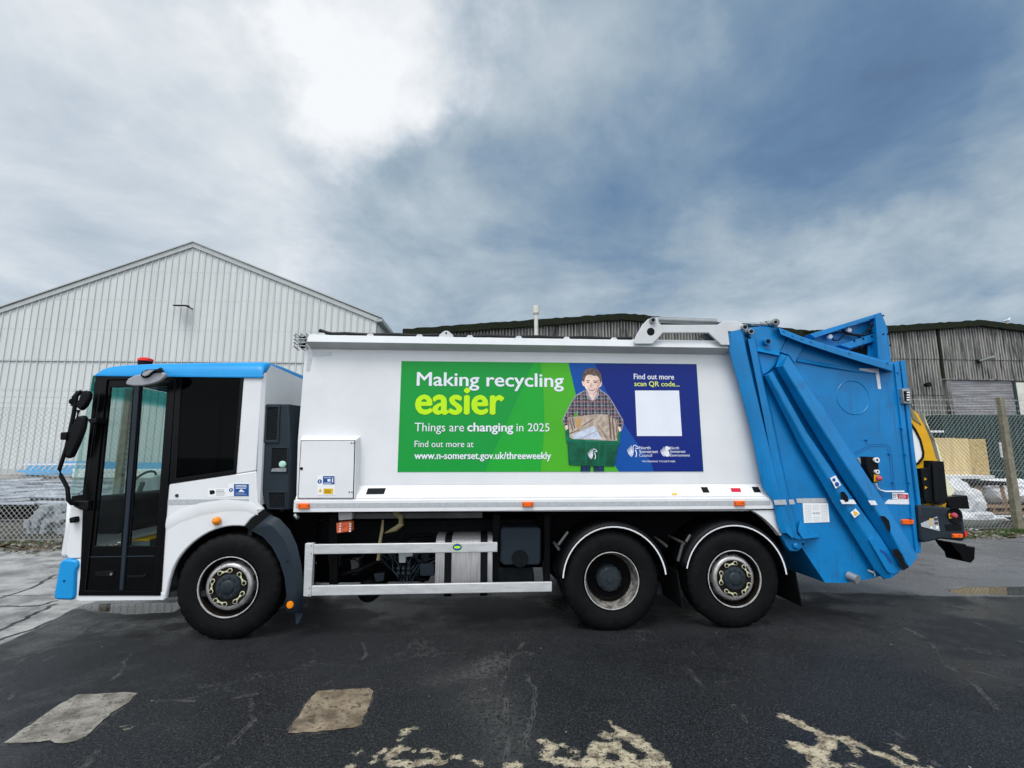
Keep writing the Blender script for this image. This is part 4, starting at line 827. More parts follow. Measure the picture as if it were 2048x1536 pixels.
def wheel(px, py, y0, kind, far=False):
    cx = T.at(px, py, y0)[0]; cz = TYR-.008; parent = TR
    sgn = 1
    if kind == 'front':
        prof = [(y0+.012, .291), (y0+.004, .296), (y0-.004, .296), (y0-.004, .288), (y0+.008, .285)]
        w_ = MB(); w_.lathe(prof, cx, cz, 64); w0 = w_.build('wheel', 'rim_edge', parent, smooth=35)
        mb = MB(); mb.lathe([(y0+.008, .285), (y0+.10, .275), (y0+.13, .240)], cx, cz, 48); mb.build('rim_well', 'rim_dark', w0, smooth=40)
        # dished disc with hand holes
        mb = MB(); mb.lathe([(y0+.125, .252), (y0+.085, .246), (y0+.045, .236), (y0+.022, .222), (y0+.012, .206), (y0+.014, .190)], cx, cz, 60); mb.build('wheel_disc', 'rim_steel', w0, smooth=50)
        for k in range(10):
            mb = MB(); a = 2*math.pi*(k+.5)/10; r_ = .240; hx, hz = cx+r_*math.cos(a), cz+r_*math.sin(a); ax = Vector((math.cos(a)*.55, -.84, math.sin(a)*.55)); c0 = Vector((hx, y0+.058, hz)); mb.cyl(c0+ax*.008, c0-ax*.01, .027, 14); mb.build('hand_hole', 'chip_black', w0)
        mb = MB(); mb.lathe([(y0+.013, .194), (y0+.018, .186), (y0+.018, .13), (y0+.006, .122)], cx, cz, 40); mb.build('nut_ring', 'rim_dark', w0, smooth=40)
        mb = MB(); mb.lathe([(y0+.010, .128), (y0-.006, .118), (y0-.010, .108), (y0-.012, .07), (y0-.022, .062), (y0-.026, .052), (y0-.026, .001)], cx, cz, 32); hb = mb.build('hub', 'hub_grey', w0, smooth=35)
        for k in range(10): a = 2*math.pi*(k+.35)/10; x_, z_ = cx+.092*math.cos(a), cz+.092*math.sin(a); MB().cyl((x_, y0-.020, z_), (x_, y0-.008, z_), .013, 6).build('hub_bolt', 'hub_grey', w0)
        for k in range(10):
            mb = MB(); a = 2*math.pi*(k+.22)/10+.1; x_, z_ = cx+.162*math.cos(a), cz+.162*math.sin(a); mb.cyl((x_, y0-.022, z_), (x_, y0+.018, z_), .0145, 6)
            mb.cyl((x_, y0-.026, z_), (x_, y0-.022, z_), .009, 10); mb.build('wheel_nut', 'rim_dark', w0)
        for k in range(10):
            mb = MB(); a = 2*math.pi*(k+.22)/10+.1; x_, z_ = cx+.162*math.cos(a), cz+.162*math.sin(a)
            mb.ring(ngon(x_, z_, .023, 14), ngon(x_, z_, .0165, 14), y0-.012, y0-.006)
            if k % 2 == 0:
                a2 = 2*math.pi*(k+1.22)/10+.1; x2, z2_ = cx+.162*math.cos(a2), cz+.162*math.sin(a2); dx, dz = x2-x_, z2_-z_; l = math.hypot(dx, dz); ux, uz = dx/l, dz/l; px_, pz_ = -uz, ux
                pts = [(x_+ux*.016+px_*.014, z_+uz*.016+pz_*.014), (x_+dx/2+px_*.004, z_+dz/2+pz_*.004), (x2-ux*.016+px_*.014, z2_-uz*.016+pz_*.014), (x2-ux*.016-px_*.014, z2_-uz*.016-pz_*.014), (x_+dx/2-px_*.004, z_+dz/2-pz_*.004), (x_+ux*.016-px_*.014, z_+uz*.016-pz_*.014)]
                mb.prism(pts, y0-.012, y0-.006)
            mb.build('nut_indicator', 'nut_marker', w0)
    else:
        w_ = MB(); w_.lathe([(y0+.012, .288), (y0+.004, .294), (y0-.004, .293), (y0-.004, .287), (y0+.004, .284)], cx, cz, 64); w0 = w_.build('wheel', 'rim_edge', parent, smooth=35)
        mb = MB(); mb.lathe([(y0+.004, .284), (y0+.03, .278), (y0+.085, .262), (y0+.13, .246)], cx, cz, 64); mb.build('rim_barrel', 'rim_worn', w0, smooth=35)
        mb = MB(); mb.lathe([(y0+.13, .246), (y0+.20, .240), (y0+.215, .13)], cx, cz, 48); mb.build('wheel_disc', 'rim_dark', w0, smooth=40)
        mb = MB(); mb.lathe([(y0+.215, .142), (y0+.12, .138), (y0+.100, .128), (y0+.088, .112), (y0+.075, .10), (y0+.070, .04), (y0+.062, .036), (y0+.062, .001)], cx, cz, 40); hb = mb.build('hub', 'hub_grey', w0, smooth=35)
        for k in range(12): a = 2*math.pi*k/12; x_, z_ = cx+.122*math.cos(a), cz+.122*math.sin(a); MB().cyl((x_, y0+.085, z_), (x_, y0+.11, z_), .010, 6).build('hub_bolt', 'hub_grey', w0)
        for k in range(10): a = 2*math.pi*k/10; x_, z_ = cx+.19*math.cos(a), cz+.19*math.sin(a); MB().cyl((x_, y0+.17, z_), (x_, y0+.21, z_), .016, 6).build('wheel_nut', 'rim_dark', w0)
    mb = MB(); mb.lathe(tyre_prof(y0, TW), cx, cz, 128, mod=tread)
    if kind != 'front': mb.lathe(tyre_prof(y0+.33, TW), cx, cz, 128, mod=tread)
    ty = mb.build('tyre', 'rubber', w0, smooth=35)
    # flatten where it meets the ground
    for v in ty.data.vertices: v.co.z = max(v.co.z, .001)
    return w0, cx
wf, xf = wheel(455.5, 1178, .05, 'front'); wm, xm = wheel(1224, 1168, .05, 'twin'); wr, xr = wheel(1469.5, 1160, .05, 'front')
for w0 in (wf, wm, wr):
    ty = [c_ for c_ in w0.children if c_.name.startswith('tyre')][0]
    o = ty.copy(); C.objects.link(o); o.parent = TR; o.name = 'tyre'; o.rotation_euler = (0, 0, 0); o.scale = (1, -1, 1); o.location = (0, W-.02, 0)
mb = MB()
for x_ in (xf, xm, xr): mb.cyl((x_, .25, TYR), (x_, W-.25, TYR), .09, 14); mb.cyl((x_, .22, TYR), (x_, .42, TYR), .22, 24)
mb.build('axles', 'underbody_dark', TR, smooth=40)
# rubber makers' scuffs on the side wall: faint pale chalk mark
# mudguards
def mudguard(cx, px0, rpx, a0, a1, name='mudguard'):
    d0 = -.0; x_, _ = T.at(cx, 1160, d0); r_o = rpx; n = 26; cz = TYR; L = [[], [], [], []]
    for i in range(n+1):
        a = R(a0+(a1-a0)*i/n)
        for k, (rr_, yy) in enumerate(((r_o-.025, .01), (r_o, .005), (r_o+.035, .03), (r_o+.035, .62))): L[k].append((x_+rr_*math.cos(a), yy, cz+rr_*math.sin(a)))
    mb = MB(); mb.strips(L); g_ = mb.build(name, 'black_plastic', TR, smooth=60)
    md = g_.modifiers.new('solid', 'SOLIDIFY'); md.thickness = .006
    pts = [(x_+(r_o-.004)*math.cos(R(a0+(a1-a0)*i/n)), cz+(r_o-.004)*math.sin(R(a0+(a1-a0)*i/n))) for i in range(n+1)]
    mb = MB(); A, B = [], []
    for i in range(n+1): a = R(a0+(a1-a0)*i/n); A.append((x_+(r_o-.015)*math.cos(a), -.002, cz+(r_o-.015)*math.sin(a))); B.append((x_+(r_o-.001)*math.cos(a), -.004, cz+(r_o-.001)*math.sin(a)))
    mb.strips([A, B]); mb.build('reflective_edge', 'label_white', g_); return g_
mudguard(1230, 0, .560, 178-2, 0+6); mudguard(1474, 0, .562, 168, 4)
for px in (1352, 1585):
    x_, z_ = T.at(px, 1150, .1); mb = MB(); mb.strips([[(x_-.02, .02, z_+.05), (x_-.02, .6, z_+.05)], [(x_+.02, .02, .22), (x_+.02, .6, .22)]]); o = mb.build('mudflap', 'rubber', TR); md = o.modifiers.new('solid', 'SOLIDIFY'); md.thickness = .012
for a, b_ in (((1108, 1085, .25), (1117, 1098, .02)), ((1117, 1090, .1), (1136, 1064, .12)), ((1310, 1075, .3), (1333, 1092, .02)), ((1338, 1072, .35), (1368, 1087, .02)), ((1372, 1084, .04), (1380, 1070, .06)), ((1366, 1086, .04), (1356, 1122, .05))): MB().cyl(t3(*a), t3(*b_), .016, 10).build('mudguard_stay', 'steel_dark', TR, smooth=40)

# white corner behind the rear arch and its liner
a = [(1504, 1021)]+bezq((1504, 1021), (1535, 1036), (1561, 1072), 8)[1:]+[(1567, 1064), (1549, 1020)]
pris('rear_corner_panel', a, .02, .10, 'white_paint', body)
arcp = bezq((1485, 1025), (1540, 1035), (1578, 1095), 10); mb = MB(); mb.strips([[(T.at(x_, y_, .1)[0], .10, T.at(x_, y_, .1)[1]) for x_, y_ in arcp], [(T.at(x_, y_, .1)[0], .7, T.at(x_, y_, .1)[1]) for x_, y_ in arcp]]); mb.build('arch_liner', 'chassis', frame)

#=== CAB ===
CD = .04
cab_side = [(338, 968), (513, 942), (515, 1004), (527, 1019), (502, 1037), (489, 1053)]+bezq((489, 1053), (440, 1046), (395, 1078), 8)[1:]+bezq((395, 1078), (358, 1105), (345, 1140), 6)[1:]+[(338, 1162), (331, 1199), (321, 1201), (322, 1187), (330, 1050)]
cab = MB().prism(P(cab_side, CD), CD, CD+.05).build('cab', 'white_paint', TR, bevel=.012)
# raised flare over the arch
mb = MB(); up = [(331, 1036), (360, 1018), (400, 1004), (450, 997), (500, 1002), (526, 1018)]; lo = [(330, 1050), (360, 1034), (400, 1020), (450, 1012), (490, 1012), (514, 1020)]
mb.strips([[t3(x_, y_, CD-.001) for x_, y_ in up], [t3(x_, y_, CD-.009) for x_, y_ in lo], [t3(x_+2, y_+10, CD-.001) for x_, y_ in lo]]); mb.build('wheel_arch_flare', 'white_paint', cab, smooth=60)
MB().prism(P([(336, 999), (498, 997.5), (498, 1007), (335, 1010)], CD), CD-.002, CD).build('reflective_strip', 'tape_silver', cab)
# rear pillar
pil = [(488, 744), (524, 744), (522, 760), (513, 943), (513, 1004), (500, 1004), (472, 949)]
MB().prism(P([(488, 744), (525, 744), (513, 941.5), (472, 948)], CD), CD, CD+.10).build('rear_pillar', 'white_paint', cab, bevel=.01)
# rear face of the cab and back edge
xr_, zr0 = T.at(527, 745, CD); _, zr1 = T.at(513, 1010, CD); xrb = T.at(513, 1010, CD)[0]
mb = MB(); mb.strips([[(xr_-.02, CD, zr0), (xrb-.01, CD, zr1)], [(xr_+.015, CD+.03, zr0), (xrb+.02, CD+.03, zr1)], [(xr_+.03, CD+.10, zr0+.10), (xrb+.035, CD+.10, zr1)], [(xr_+.03, W-.15, zr0+.10), (xrb+.035, W-.15, zr1)], [(xr_-.02, W-.04, zr0), (xrb-.02, W-.04, zr1)]]); mb.build('rear_wall', 'white_paint', cab, smooth=25)
# far side of cab: lower panel, pillar
def farP(pts): return P(pts, W-.09)
# near silhouettes re-used: same shapes mirrored across the cab
side2 = P(cab_side, CD); MB().prism(side2, W-.09, W-.04).build('far_side_panel', 'white_paint', cab)
MB().prism(P([(488, 744), (525, 744), (513, 941.5), (472, 948)], CD), W-.14, W-.04).build('rear_pillar', 'white_paint', cab)
# roof
def zs(px, py): return T.at(px, py, 0.0)
rt = [(190, 750), (194, 741), (203, 733), (218, 728), (240, 725.5), (300, 722.5), (400, 720.5), (515, 719), (524, 720), (527, 725), (525, 745)]
rp = P(rt, .02); zlip = rp[0][1]
L = []
for y, sc, sh in ((.02, .0, 0), (.03, .45, 0), (.07, .8, .01), (.16, 1.0, .03), (.5, 1.12, .08), (1.25, 1.2, .10), (2.0, 1.12, .08), (2.34, 1.0, .03), (2.43, .8, .01), (2.47, .45, 0), (2.48, .0, 0)):
    L.append([(x_-(sh*1.3 if i < 5 else (0 if i < 8 else 0)), y, zlip+(z_-zlip)*sc) for i, (x_, z_) in enumerate(rp)])
mb = MB(); mb.strips(L); mb.poly([(x_, .02, zlip) for x_, z_ in (rp[0], rp[-1])]+[(x_, 2.48, zlip) for x_, z_ in (rp[-1], rp[0])]); roof = mb.build('cab_roof', 'cab_blue', cab, smooth=50)
MB().prism([(rp[0][0], zlip-.012), (rp[-1][0], zlip-.012), (rp[-1][0], zlip+.012), (rp[0][0]+.01, zlip+.012)], .018, .08).build('roof_drip_rail', 'cab_blue', cab, bevel=.004)
# rear window / quarter glass (tinted dark)
MB().prism(P([(352, 745), (488, 744), (472, 948), (338, 968)], CD), CD+.004, CD+.012).build('side_window', 'dark_glass', cab)
fo = P([(352, 745), (488, 744), (472, 948), (338, 968)], CD); fi = P([(364, 756), (481, 755), (467, 940), (352, 957)], CD)
MB().ring(fo, fi, CD-.004, CD+.03).build('window_frame', 'black_gloss', cab, bevel=.004)
MB().prism(fo, W-.07, W-.06).build('side_window', 'dark_glass', cab); MB().ring(fo, fi, W-.09, W-.05).build('window_frame', 'black_gloss', cab)
# door surround and A pillar
outer = [(191, 748), (352, 745), (322, 1190), (160, 1190)]
def quadring(o4, i4, y0, y1, name, mt, par, bev=.004): return MB().ring(P(o4, CD), P(i4, CD), y0, y1).build(name, mt, par, bevel=bev)
frm = quadring([(204, 748), (353, 745), (322, 1191), (158, 1191)], [(216, 760), (341, 758), (310, 1181), (172, 1181)], CD-.012, CD+.06, 'door_frame', 'black_gloss', cab)
fd = W-.07
quadring([(204, 748), (353, 745), (322, 1191), (158, 1191)], [(216, 760), (341, 758), (326, 985), (190, 985)], W-.10, W-.05, 'far_door', 'black_gloss', cab)
MB().prism(P([(216, 760), (341, 758), (326, 985), (190, 985)], CD), W-.08, W-.072).build('far_door_glass', 'far_glass', cab)
MB().prism(P([(191, 750), (205, 749), (178, 1006), (163, 1006)], CD), CD+.0, CD+.05).build('front_pillar', 'black_gloss', cab)
MB().prism(P([(203, 749), (213, 749), (172, 1188), (159, 1190), (166, 1010)], CD), CD-.008, CD+.04).build('front_pillar', 'black_gloss', cab, bevel=.01)

# door leaves
def lerp(a, b_, t_): return (a[0]+(b_[0]-a[0])*t_, a[1]+(b_[1]-a[1])*t_)
def leaf(o4, glass_top, glass_bot, far=False, name='door'):
    tl, tr, br, bl = o4
    y0, y1 = (CD+.005, CD+.035) if not far else (W-.085, W-.055)
    def in_(p, t_, s_): return lerp(lerp(tl, tr, s_), lerp(bl, br, s_), t_)
    i4 = [in_(0, glass_top, .10), in_(0, glass_top, .90), in_(0, glass_bot, .90), in_(0, glass_bot, .10)]
    lf = MB().ring(P(o4, CD), P(i4, CD), y0, y1).build(name, 'black_gloss', TR if not far else TR, bevel=.004)
    MB().prism(P(i4, CD), y0+.008, y0+.014).build('door_glass', 'door_glass' if not far else 'far_glass', lf)
    return lf, i4
Lf, _ = leaf([(216, 760), (272, 759), (240, 1181), (172, 1181)], .035, .79)
Rt, _ = leaf([(277, 759), (341, 758), (310, 1181), (245, 1181)], .035, .79)
mb = MB(); a = P([(270, 762), (279, 762), (246, 1181), (238, 1181)], CD-.01); mb.prism(a, CD-.012, CD+.02); mb.build('door_post', 'dark_grey', TR, bevel=.006)
for lf_, pts in ((Lf, [(190, 1144), (222, 1141), (229, 1144), (229, 1149), (222, 1153), (192, 1152)]), (Rt, [(254, 1151), (286, 1150), (294, 1146), (295, 1149), (288, 1155), (256, 1156)])):
    MB().prism(P(pts, CD), CD-.006, CD+.005).build('door_handle', 'black_plastic', lf_, bevel=.003)
dot(223, 1148, 2.6, CD-.006, 'chrome', Lf, 'door_lock')
MB().prism(P([(176, 1113), (309, 1111), (309, 1113), (176, 1115)], CD), CD+.0, CD+.006).build('door_seam', 'dark_grey', cab)
# far door windows
# front: windscreen, front panel, bumper as curved sheets
def front(lineL, name, mt, par, bulge=.16, thick=.01, ys0=CD+.01, ys1=W-CD-.01, smooth=60):
    pl = P(lineL, CD); L = []
    for i in range(17):
        u = i/16; y = ys0+(ys1-ys0)*(.5-.5*math.cos(math.pi*u)); k = 1-abs(2*u-1)**3.0; L.append([(x_-bulge*k, y, z_) for x_, z_ in pl])
    o = MB().strips(L).build(name, mt, par, smooth=smooth); md = o.modifiers.new('solid', 'SOLIDIFY'); md.thickness = thick; return o
front([(191, 750), (184, 790), (166, 880), (150, 960), (142, 1002)], 'windscreen', 'screen_glass', cab, .16, .008)
front([(140, 1005), (136, 1060), (128, 1108), (130, 1117)], 'front_panel', 'white_paint', cab, .16)
front([(160, 1117), (160, 1160), (152, 1199)], 'lower_front_panel', 'white_paint', cab, .16)
MB().prism(P([(144, 992), (168, 989), (165, 1006), (141, 1006)], CD), CD, CD+.05).build('screen_surround', 'black_gloss', cab)
MB().prism(P([(141, 1006), (177, 1003), (168, 1117), (138, 1118), (128, 1108), (136, 1060)], CD), CD, CD+.05).build('front_corner_panel', 'white_paint', cab, bevel=.012)
MB().prism(P([(141, 1006), (177, 1003), (168, 1117), (138, 1118), (128, 1108), (136, 1060)], CD), W-.09, W-.04).build('front_corner_panel', 'white_paint', cab)
MB().prism(P([(146, 1119), (166, 1119), (158, 1186), (159, 1187), (322, 1184), (328, 1187), (328, 1200), (160, 1202), (150, 1199), (147, 1190)], CD), CD-.004, CD+.08).build('entry_sill', 'white_paint', cab, bevel=.012)
a = [(118, 1125), (128, 1118), (154, 1121), (156, 1134), (151, 1142), (149, 1194), (143, 1201), (110, 1200), (106, 1193), (110, 1172), (114, 1150)]
bk = [(x_, y_) for x_, y_ in a]
bump = MB().prism(P(a, CD-.03), CD-.03, .45).build('bumper_corner', 'cab_blue', cab, bevel=.02)
dot(128.5, 1162, 1.8, CD-.03, 'chip_black', bump, 'bumper_plug', .004)
MB().prism(P(a, CD-.03), W-.45, W-.01).build('bumper_corner', 'cab_blue', cab, bevel=.02)
pl = P([(118, 1160), (112, 1196)], CD); MB().box(pl[0][0]-.16, pl[0][0]+.1, .45, W-.45, pl[1][1], pl[0][1]).build('bumper_centre', 'dark_grey', cab, bevel=.03)
MB().prism(P([(137, 1036), (149, 1033), (150, 1045), (138, 1047)], -.02), -.02, .06).build('side_repeater', 'chip_black', cab, bevel=.012)
x, z = T.at(433, 1042, CD-.02); MB().lathe([(CD-.055, .001), (CD-.05, .028), (CD-.03, .040), (CD-.012, .042)], x, z, 24).build('indicator_lamp', 'amber_lens', cab, smooth=50)
dot(354, 991, 3.2, CD, 'dark_grey', cab, 'panel_lock', .008); dot(323, 1159, 1.8, CD-.004, 'chip_black', cab, 'panel_plug', .003)
# stickers
sticker(rect(416, 977, 456, 994), CD, 'label_white', cab, 'warning_sticker'); sticker([(419, 981), (427, 980), (430, 984), (428, 988), (420, 989)], CD-.0018, 'chip_black', cab, 'warning_symbol'); lines(432, 453, (979.5, 982.5, 985.5, 989.5), .8, CD-.002, 'chip_black', cab)
sticker(rect(456, 967, 498, 993), CD-.001, 'label_white', cab, 'warning_sticker'); sticker(rect(468, 968, 497.5, 992), CD-.003, 'label_blue', cab, 'warning_sticker'); lines(471, 495, (970.5, 973.2, 976), 1.1, CD-.005, 'label_white', cab); lines(471, 495, (985.5, 988), .8, CD-.005, 'tape_silver', cab)
sticker([(477, 983.5), (482, 978), (487, 982), (490, 983.5)], CD-.005, 'label_white', cab, 'warning_symbol', th=.0005); x, z = T.at(462, 980, CD-.0035); MB().disc(x, z, .020, CD-.0036).build('warning_symbol', 'label_blue', cab); MB().box(x-.004, x+.004, CD-.0046, CD-.004, z-.012, z+.012).build('warning_symbol', 'label_white', cab)
# beacon
x, z = T.at(291, 721, .5); bc = MB().lathe([(0, .001)], 0, 0, 3) if False else None
mb = MB(); mb.cyl((x, .5, z-.08), (x, .5, z-.012), .07, 24); bcn = mb.build('beacon', 'chip_black', TR, smooth=40)
mb = MB(); mb.cyl((x, .5, z-.012), (x, .5, z+.014), .078, 24, r1=.076); mb.cyl((x, .5, z+.014), (x, .5, z+.030), .076, 24, r1=.05); mb.build('beacon_lens', 'red_lens', bcn, smooth=50)
# kerb mirror
mb = MB(); d = -.20; pts = [(250, 766), (256, 757), (268, 751), (285, 748), (300, 745.5), (322, 744), (330, 747), (329, 754), (320, 762), (305, 768), (285, 772), (265, 772), (253, 770)]
km = mb.prism(P(pts, d), d, d+.05, back=[(x_, z_+.005) for x_, z_ in P(pts, d)]).build('kerb_mirror', 'mirror_grey', TR, bevel=.018)
mb = MB(); pts = [(282, 752), (285, 744), (296, 739), (312, 738.5), (321, 739), (322, 745), (312, 744), (304, 748), (298, 754), (288, 756)]; mb.prism(P(pts, d-.01), d-.025, d+.05); mb.build('mirror_arm', 'chip_black', km, bevel=.008)
mb = MB(); pts = [(283.5, 750), (287, 744), (298, 740), (310, 739.5), (303, 744), (297, 750), (289, 753)]; mb.prism(P(pts, d-.03), d-.034, d-.02); mb.build('mirror_cover', 'mirror_grey', km, bevel=.004)
mb = MB(); mb.cyl(t3(318, 741, d), t3(322, 738, .1), .02); mb.build('mirror_mount', 'chip_black', km)
# main mirrors on their arm
md_ = -.10; mb = MB(); mb.tube([t3(*p) for p in ((163, 782, md_), (153, 792, md_), (150, 810, md_), (147, 830, md_), (133, 895, md_), (119, 938, md_), (122, 952, md_), (135, 976, md_), (137, 1000, md_), (143, 1007, md_+.02), (160, 1007, .0), (170, 1008, .03))], .019, 10); ma = mb.build('mirror_arm', 'black_plastic', TR, smooth=60)
mb = MB(); mb.prism(P([(148, 1003), (156, 1000), (172, 1001), (180, 1000), (180, 1022), (163, 1019), (151, 1013)], .0), -.03, .05); mb.build('arm_bracket', 'black_plastic', ma, bevel=.015)
mb = MB(); mb.prism(P([(158, 802), (163, 787), (168, 781), (177, 781), (182, 786), (181, 796), (173, 812), (163, 822), (155, 815), (150, 808)], md_), md_-.02, md_+.04); mb.build('wide_mirror', 'black_plastic', ma, bevel=.025)
mb = MB(); mb.prism(P([(160, 831), (172, 830), (173, 840), (170, 858), (160, 885), (147, 913), (142, 917), (131, 917), (130, 906), (133, 880), (140, 857), (150, 840)], md_), md_-.02, md_+.04); mb.build('main_mirror', 'black_plastic', ma, bevel=.03)
mb = MB(); mb.tube([t3(*p) for p in ((146, 812, md_), (148, 795, md_), (158, 783, md_+.02))], .022, 10); mb.cyl(t3(146, 803, md_-.02), t3(146, 803, md_+.02), .034); mb.tube([t3(*p) for p in ((157, 820, md_), (154, 840, md_), (160, 850, md_))], .018, 8); mb.build('mirror_joint', 'black_plastic', ma, smooth=50)
mb = MB(); mb.prism(P([(173, 838), (192, 836), (192, 846), (180, 849)], md_), md_, .06); mb.build('mirror_bracket', 'black_plastic', ma, bevel=.01); mb = MB(); mb.prism(P([(127, 865), (140, 864), (138, 880), (126, 880)], md_), md_-.04, md_+.04); mb.build('arm_clamp', 'black_plastic', ma, bevel=.01)
# far mirror
mb = MB(); x_, z_ = T.at(165, 840, 0); mb.box(x_-.75, x_-.60, W+.1, W+.18, z_-.3, z_+.25); mb.build('far_mirror', 'black_plastic', TR, bevel=.03)
# interior
xfl, xbk = T.at(185, 1000, 0)[0], T.at(500, 1000, 0)[0]
zfl = T.at(300, 1195, 0)[1]
MB().box(xfl-.1, xbk, .08, W-.08, zfl-.02, zfl+.03).build('cab_floor', 'seat_dark', cab)
z_d = T.at(200, 985, .0)[1]
MB().box(xfl-.18, xfl+.12, .25, W-.2, z_d-.45, z_d-.05).build('dashboard', 'seat_dark', cab, bevel=.05)
fz = T.at(260, 965, 1.6)[1]; xa, xb = T.at(290, 950, 1.7)[0], T.at(345, 950, 1.7)[0]
MB().prism([(xa, fz-.30), (xb+.3, fz-.30), (xb+.3, fz+.16), (xb-.05, fz+.15), (xa+.08, fz+.04)], 1.6, 1.72).build('instrument_panel', 'dash_grey', cab, bevel=.03)
sw = MB(); c0 = Vector((xa+.02, 1.65, fz+.0)); ring_ = []
for k in range(25): a = 2*math.pi*k/24; ring_.append(c0+Vector((.17*math.cos(a)*.5, .21*math.sin(a), .17*math.cos(a)*.85)))
sw.tube(ring_, .016); sw.cyl(c0, c0+Vector((-.12, 0, -.35)), .03); sw.build('steering_wheel', 'seat_dark', cab, smooth=60)
for yy in (.5, 1.55):
    xs0 = T.at(400, 900, 0)[0]; MB().box(xs0-.3, xs0+.2, yy, yy+.5, zfl+.45, zfl+.6).box(xs0+.1, xs0+.28, yy, yy+.5, zfl+.6, zfl+1.25).box(xs0-.2, xs0+.15, yy+.1, yy+.4, zfl, zfl+.45).build('seat', 'seat_dark', cab, bevel=.05)
sp0 = P([(262, 1082), (300, 1082), (300, 1109), (262, 1109)], .5); MB().box(sp0[0][0], sp0[1][0], .5, .9, sp0[2][1], sp0[0][1]).build('entry_step', 'step_grey', cab); MB().box(sp0[0][0], sp0[1][0], .49, .9, sp0[0][1], sp0[0][1]+.018).build('step_edge', 'label_yellow', cab)
MB().prism(P([(196, 1109), (196, 1102), (236, 1090), (236, 1109)], .4), .4, .8).build('entry_step', 'step_grey', cab)
MB().box(xbk-.04, xbk, .1, W-.1, zfl, zlip).build('cab_back_lining', 'seat_dark', cab); MB().box(xfl+.1, xbk, .08, W-.08, zlip-.04, zlip-.005).build('headlining', 'seat_dark', cab)
MB().box(xfl-.05, xf+.35, .6, W-.6, .45, zfl-.02).build('engine', 'underbody_dark', cab)
# wheel arch inner and mudguard behind front wheel
ap = P(arc(456, 1172, 138, 132, 160, 20, 18), .1); mb = MB(); mb.strips([[(x_, CD+.05, z_) for x_, z_ in ap], [(x_, .7, z_) for x_, z_ in ap]]); mb.build('arch_liner', 'underbody_dark', cab)
MB().box(xf-.75, xf+.7, .5, .55, .45, 1.25).build('arch_back', 'underbody_dark', cab)
# dark filler between cab skirt and arch edge
o1 = [(541, 1029), (560, 1038), (580, 1060), (594, 1090), (603, 1130), (607, 1170), (607, 1226)]; i1 = [(502, 1061), (525, 1073), (545, 1095), (560, 1125), (569, 1155), (573, 1190), (573, 1226)]
mb = MB(); m1 = [((a[0]*.42+b_[0]*.58), (a[1]*.42+b_[1]*.58)) for a, b_ in zip(i1, o1)]
mb.strips([[t3(x_, y_, .06) for x_, y_ in i1], [t3(x_, y_, .01) for x_, y_ in i1], [t3(x_, y_, -.0) for x_, y_ in m1], [t3(x_, y_, .05) for x_, y_ in o1], [t3(x_, y_, .45) for x_, y_ in o1]]); mg = mb.build('mudguard', 'dark_grey', TR, smooth=30); md = mg.modifiers.new('solid', 'SOLIDIFY'); md.thickness = .006
pris('mudguard_top', [(489, 1053), (502, 1037), (526, 1019), (541, 1029), (502, 1061)], .05, .4, 'black_plastic', mg)
pris('mudflap', [(590, 1226), (607, 1226), (598, 1245), (592, 1249)], .05, .06, 'dark_grey', mg); x, z = T.at(580, 1210, 0); MB().lathe([(-.012, .001), (-.01, .03), (.0, .036), (.012, .036)], x, z, 24).build('reflector', 'amber_lens', mg, smooth=40)
dot(575, 1123, 2.0, .0, 'chip_black', mg, 'guard_plug', .002)
# air intake column behind the cab
ic = [(531, 808), (577, 808), (580, 900), (577, 1020), (533, 1020), (520, 965), (524, 880)]
ib = [(531, 808), (603, 811), (596, 900), (590, 1020), (533, 1020), (520, 965), (524, 880)]
col = MB().prism(P(ic, .10), .10, .42, back=[(x_+(.12 if i in (1, 2, 3) else 0), z_) for i, (x_, z_) in enumerate(P(ic, .10))]).build('air_intake', 'dark_grey', TR, bevel=.012)
g4 = [(534, 812), (559, 812), (556, 884), (530, 884)]; MB().ring(P([(532, 810), (561, 810), (558, 886), (528, 886)], .1), P([(536, 815), (557, 815), (554, 880), (533, 880)], .1), .085, .10).build('grille_frame', 'dark_grey', col, bevel=.004)
mb = MB(); mb.prism(P([(536, 815), (557, 815), (554, 880), (533, 880)], .1), .096, .0985); mb.build('grille', 'chip_black', col)
mb = MB()
for k in range(12): mb.cyl(t3(534+(0 if k < 3 else 0), 822+k*5, .094), t3(556, 817+k*5, .094), .0025, 5)
mb.build('grille_slats', 'dark_grey', col)
for q4, nm in (([(545, 896), (575, 896), (573, 943), (543, 943)], 'filler_recess'), ([(539, 985), (571, 985), (570, 1016), (540, 1016)], 'filler_recess')):
    MB().prism(P(q4, .1), .0965, .0985).build(nm, 'chip_black', col); MB().ring(P([(q4[0][0]-2, q4[0][1]-2), (q4[1][0]+2, q4[1][1]-2), (q4[2][0]+2, q4[2][1]+2), (q4[3][0]-2, q4[3][1]+2)], .1), P(q4, .1), .088, .10).build('recess_rim', 'dark_grey', col, bevel=.003)
MB().prism(P([(545, 937), (573, 935), (573, 943), (543, 943)], .1), .088, .097).build('recess_floor', 'steel_grey', col)
x, z = T.at(565, 928, .08); mb = MB(); mb.cyl((x, .07, z), (x, .096, z-.004), .034, 10, r1=.036); mb.cyl((x, .06, z), (x, .07, z), .022, 12); mb.build('filler_cap', 'cap_green', col, smooth=30)

